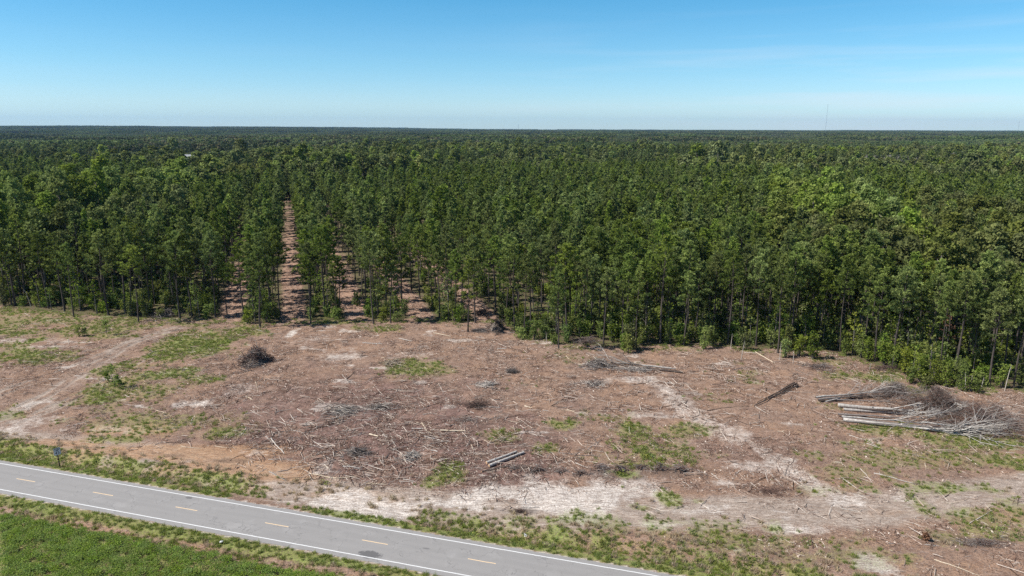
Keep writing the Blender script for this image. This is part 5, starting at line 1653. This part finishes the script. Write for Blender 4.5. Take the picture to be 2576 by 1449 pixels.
# far farmstead beside the pasture
def house(x, y, rz, w, d, h, label, wall, roof):
    o = tag(empty('farm_building', (x, y, h1(x, y)), rz), label, 'building', 'farm buildings by the far pasture')
    mb = MB(); bxm(mb, -w / 2, w / 2, -d / 2, d / 2, -.2, h); link('wall', mb.mesh('wall', [wall]), o)
    mb = MB(); e = .5
    mb.add([(-w / 2 - e, -d / 2 - e, h - .1), (w / 2 + e, -d / 2 - e, h - .1), (w / 2 + e, d / 2 + e, h - .1), (-w / 2 - e, d / 2 + e, h - .1), (-w / 2 - e, 0, h + d * .3), (w / 2 + e, 0, h + d * .3)],
           [(0, 1, 5, 4), (2, 3, 4, 5), (0, 3, 2, 1)], T=[(0, 4, 3), (1, 2, 5)])
    link('roof', mb.mesh('roof', [roof]), o)
    for k in (-.3, .0, .3):
        mb = MB(); bxm(mb, w * k - .5, w * k + .5, -d / 2 - .03, -d / 2 + .02, 1, 2.2); link('window', mb.mesh('window', [blk]), o)
wl_ = flat_mat('pale_siding', (.6, .6, .58)); rf_ = flat_mat('grey_metal_roof', (.28, .29, .29), .7)
house(-468, 1072, .2, 26, 10, 4, 'long low farm building with a pale roof by the far pasture', wl_, rf_)
house(-395, 1078, -.15, 15, 9, 4, 'smaller pale roofed farm building right of the long one', wl_, rf_)
mb = MB()
fx = np.linspace(FIELD[0], FIELD[2], 24); fy = np.linspace(FIELD[1] + 10, FIELD[3], 24)
FXX, FYY = np.meshgrid(fx, fy); HZ = height(FXX, FYY) + .8
I = np.arange(576).reshape(24, 24)
mb.add(np.stack([FXX.ravel(), FYY.ravel(), HZ.ravel()], 1), np.stack([I[:-1, :-1], I[:-1, 1:], I[1:, 1:], I[1:, :-1]], -1).reshape(-1, 4))
tag(link('pasture', mb.mesh('pasture', [flat_mat('pasture_grass', (.20, .25, .07), .9)], True)), kind='structure')

# ------------------------------------------------------------------ low growth and litter nobody could count
def cluster(kind, seed):
    mb = MB(); r = random.Random(seed)
    if kind == 'twig':
        for k in range(12):
            a = r.gauss(0, .9); L = r.uniform(.25, 1.3) * (1.3 if k < 3 else .8); rr = r.uniform(.010, .026)
            p = np.array([r.uniform(-1.0, 1.0), r.uniform(-1.0, 1.0), r.uniform(.02, .12)])
            d = np.array([cos(a), sin(a), r.gauss(0, .12)])
            tt = min(1, max(0, r.gauss(.5, .3)))
            q_ = p + d * L; q_[2] = max(.02, q_[2])
            mb.tube([p, (p + q_) / 2 + [r.gauss(0, .05), r.gauss(0, .05), .02], q_], [rr, rr * .9, rr * .5], 3, tint=tt)
        for k in range(10):     # chips and bark flakes
            c = np.array([[r.uniform(-1, 1), r.uniform(-1, 1), .04]])
            mb.leaves(c, r.uniform(.06, .16), min(1, max(0, r.gauss(.55, .28))), up=1.5, aspect=2.2)
        return mb.mesh('twig_litter', [M['twig']])
    if kind in ('grass', 'dry'):
        n = 46
        A = rng.uniform(0, 2 * pi, n); R_ = rng.uniform(0, .32, n)
        P0 = np.stack([np.cos(A) * R_, np.sin(A) * R_, np.zeros(n)], 1)
        H = rng.uniform(.12, .36, n); B = rng.uniform(0, 2 * pi, n)
        D = np.stack([np.cos(B) * .6, np.sin(B) * .6, np.ones(n)], 1)
        W = np.stack([-np.sin(B), np.cos(B), np.zeros(n)], 1) * .022
        tip = P0 + D * H[:, None]
        V = np.stack([P0 - W, P0 + W, tip + W * .3, tip - W * .3], 1).reshape(-1, 3)
        mb.add(V, np.arange(4 * n).reshape(n, 4), tint=rng.uniform(0, 1, n))
        return mb.mesh(kind + '_tuft', [M[kind]])
    if kind == 'soy':
        n = 95
        C = np.stack([rng.uniform(-.42, .42, n), rng.uniform(-.42, .42, n), .62 - .3 * rng.random(n) ** 2], 1)
        mb.leaves(C, .09, np.clip(.15 + (C[:, 2] - .35) * 1.7 + rng.uniform(-.35, .35, n), 0, 1), up=1.1, aspect=1.2)
        return mb.mesh('soybean_plants', [M['soy']])
    if kind == 'weed':
        n = 40
        C = np.stack([rng.normal(0, .28, n), rng.normal(0, .28, n), np.abs(rng.normal(.2, .14, n))], 1)
        mb.leaves(C, .13, rng.uniform(.1, 1, n), up=.7, aspect=1.5)
        return mb.mesh('weed_clump', [M['low_weed']])
    if kind == 'stick':
        for k in range(5):
            a = r.gauss(0, .8); L = r.uniform(.8, 3.0); rr = r.uniform(.022, .048)
            p = np.array([r.uniform(-1.2, 1.2), r.uniform(-1.2, 1.2), r.uniform(.05, .25)])
            d = np.array([cos(a), sin(a), r.gauss(0, .07)]); q_ = p + d * L; q_[2] = max(.05, q_[2])
            mb.tube([p, (p + q_) / 2 + [r.gauss(0, .1), r.gauss(0, .1), .03], q_], [rr, rr * .9, rr * .5], 4, tint=min(1, max(0, r.gauss(.58, .3))))
        return mb.mesh('stick_litter', [M['twig']])
def grow(name, n, x0, x1, y0, y1, test, kinds, label, cat, smin, smax, lift=0.0):
    X = rng.uniform(x0, x1, n); Y = rng.uniform(y0, y1, n)
    keep = np.abs(X) < .74 * Y + 4
    X, Y = X[keep], Y[keep]
    mk = masks(X, Y); S, T = road_st(X, Y)
    pr = test(X, Y, mk, S, T)
    ok = rng.random(len(X)) < pr
    X, Y = X[ok], Y[ok]
    PR = [proto(cluster(k, 31 * i + 7)) for i, k in enumerate(kinds)]
    scatter(name, np.stack([X, Y, height(X, Y) + lift], 1), rng.uniform(0, 6.28, len(X)), rng.uniform(smin, smax, len(X)), rng.integers(0, len(PR), len(X)), PR, label, cat)
    print(name, len(X))
def t_litter(X, Y, m, S, T):
    p = .55 + .45 * m['red'] - .4 * m['sand'] - .45 * m['track'] - .35 * np.minimum(1, m['grass']) - .5 * m['clay']
    p *= sstep(.25, .6, fbm(X * .3, Y * .3, 95)) * .7 + .3
    p *= .35 + .9 * sstep(.35, .62, fbm(X * .06, Y * .1, 96))
    p = np.where(T < 9.5, 0, p)
    return np.where(Y > edge_y(X), (m['forest'] < .5) * .6, p)
grow('twig_litter', 56000, -135, 110, 62, 235, t_litter, ['twig'] * 9, 'reddish brown twigs, bark and chips strewn over the whole clearing', 'litter', .6, 1.15, -.01)
def t_stick(X, Y, m, S, T):
    p = np.zeros_like(X)
    for (c, r_, w_) in HEAP:
        p = np.maximum(p, min(1, w_ / 3) * np.exp(-(((X - c[0]) / r_) ** 2 + ((Y - c[1]) / (r_ * .6)) ** 2)))
    p = np.maximum(p, .06) * (.25 + .75 * sstep(.4, .62, fbm(X * .22, Y * .3, 19)))
    return np.where((T < 11) | (Y > edge_y(X)), 0, p)
grow('stick_litter', 30000, -100, 100, 66, 172, t_stick, ['stick'] * 8, 'bleached sticks lying crisscross, thickest in the middle of the clearing', 'litter', .5, 1.1)
def t_grass(X, Y, m, S, T):
    p = sstep(.25, 1.15, m['grass'] + (fbm(X * 1.1, Y * 1.1, 33) - .5) * .9)
    p = np.where((np.abs(T) < 9) & (m['grass'] > .35), 1.0, p * .75)
    p = np.where((T > FIELD_T) & (np.abs(T) > 3.75), p, 0)
    return np.where(Y > edge_y(X) + 2, 0, p)
grow('grass', 150000, -135, 110, 52, 190, t_grass, ['grass'] * 6, 'patchy green grass and low weeds on the clearing and verges', 'grass', .5, 1.1)
def t_dry(X, Y, m, S, T):
    v = (((T > 4.8) & (T < 11)) | ((T < -5.2) & (T > FIELD_T - .2))).astype(float)
    v *= .35 + .65 * sstep(.35, .6, fbm(X * .35, Y * .35, 66))
    g = (T > 10) * (m['grass'] > .25) * .08
    v = v * .6
    return np.clip(v + g, 0, 1) * (m['sand'] < .8) * (Y < edge_y(X))
grow('dry_grass', 46000, -95, 90, 52, 170, t_dry, ['dry'] * 4, 'straw coloured dry grass along the ditches', 'dry grass', .6, 1.5)
SGN = at(150.6, 1174)
def t_weed(X, Y, m, S, T):
    p = sstep(.55, 1.1, m['grass'] + (fbm(X * .8, Y * .8, 35) - .5)) * .35
    v = ((T > 5.0) & (T < 11) & (m['sand'] < .5)) * .18 * sstep(.45, .6, fbm(X * .5, Y * .5, 37))
    b = ell(X, Y, GRASS[24:25], 0 * X) * 3
    p = np.maximum(np.maximum(p, v), b) * (T > 4.6)
    near_e = np.exp(-((Y - edge_y(X)) / 2.2) ** 2) * .45
    p = np.where(np.hypot(X - SGN[0], Y - SGN[1]) < 2.6, 0, p)
    return np.where(Y > edge_y(X) + 3, 0, np.maximum(p, near_e))
grow('weeds', 30000, -135, 110, 58, 190, t_weed, ['weed'] * 5, 'low leafy weeds in clumps on the clearing and ditch', 'weeds', .5, 1.3)
def t_soy(X, Y, m, S, T):
    return (T < FIELD_T - .3 + .4 * fbm(S * .4, S * 0, 7)).astype(float)
grow('soybean_field', 44000, -115, 10, 36, 104, t_soy, ['soy'] * 6, 'dense green soybean crop filling the field below the road', 'crop', .8, 1.05)
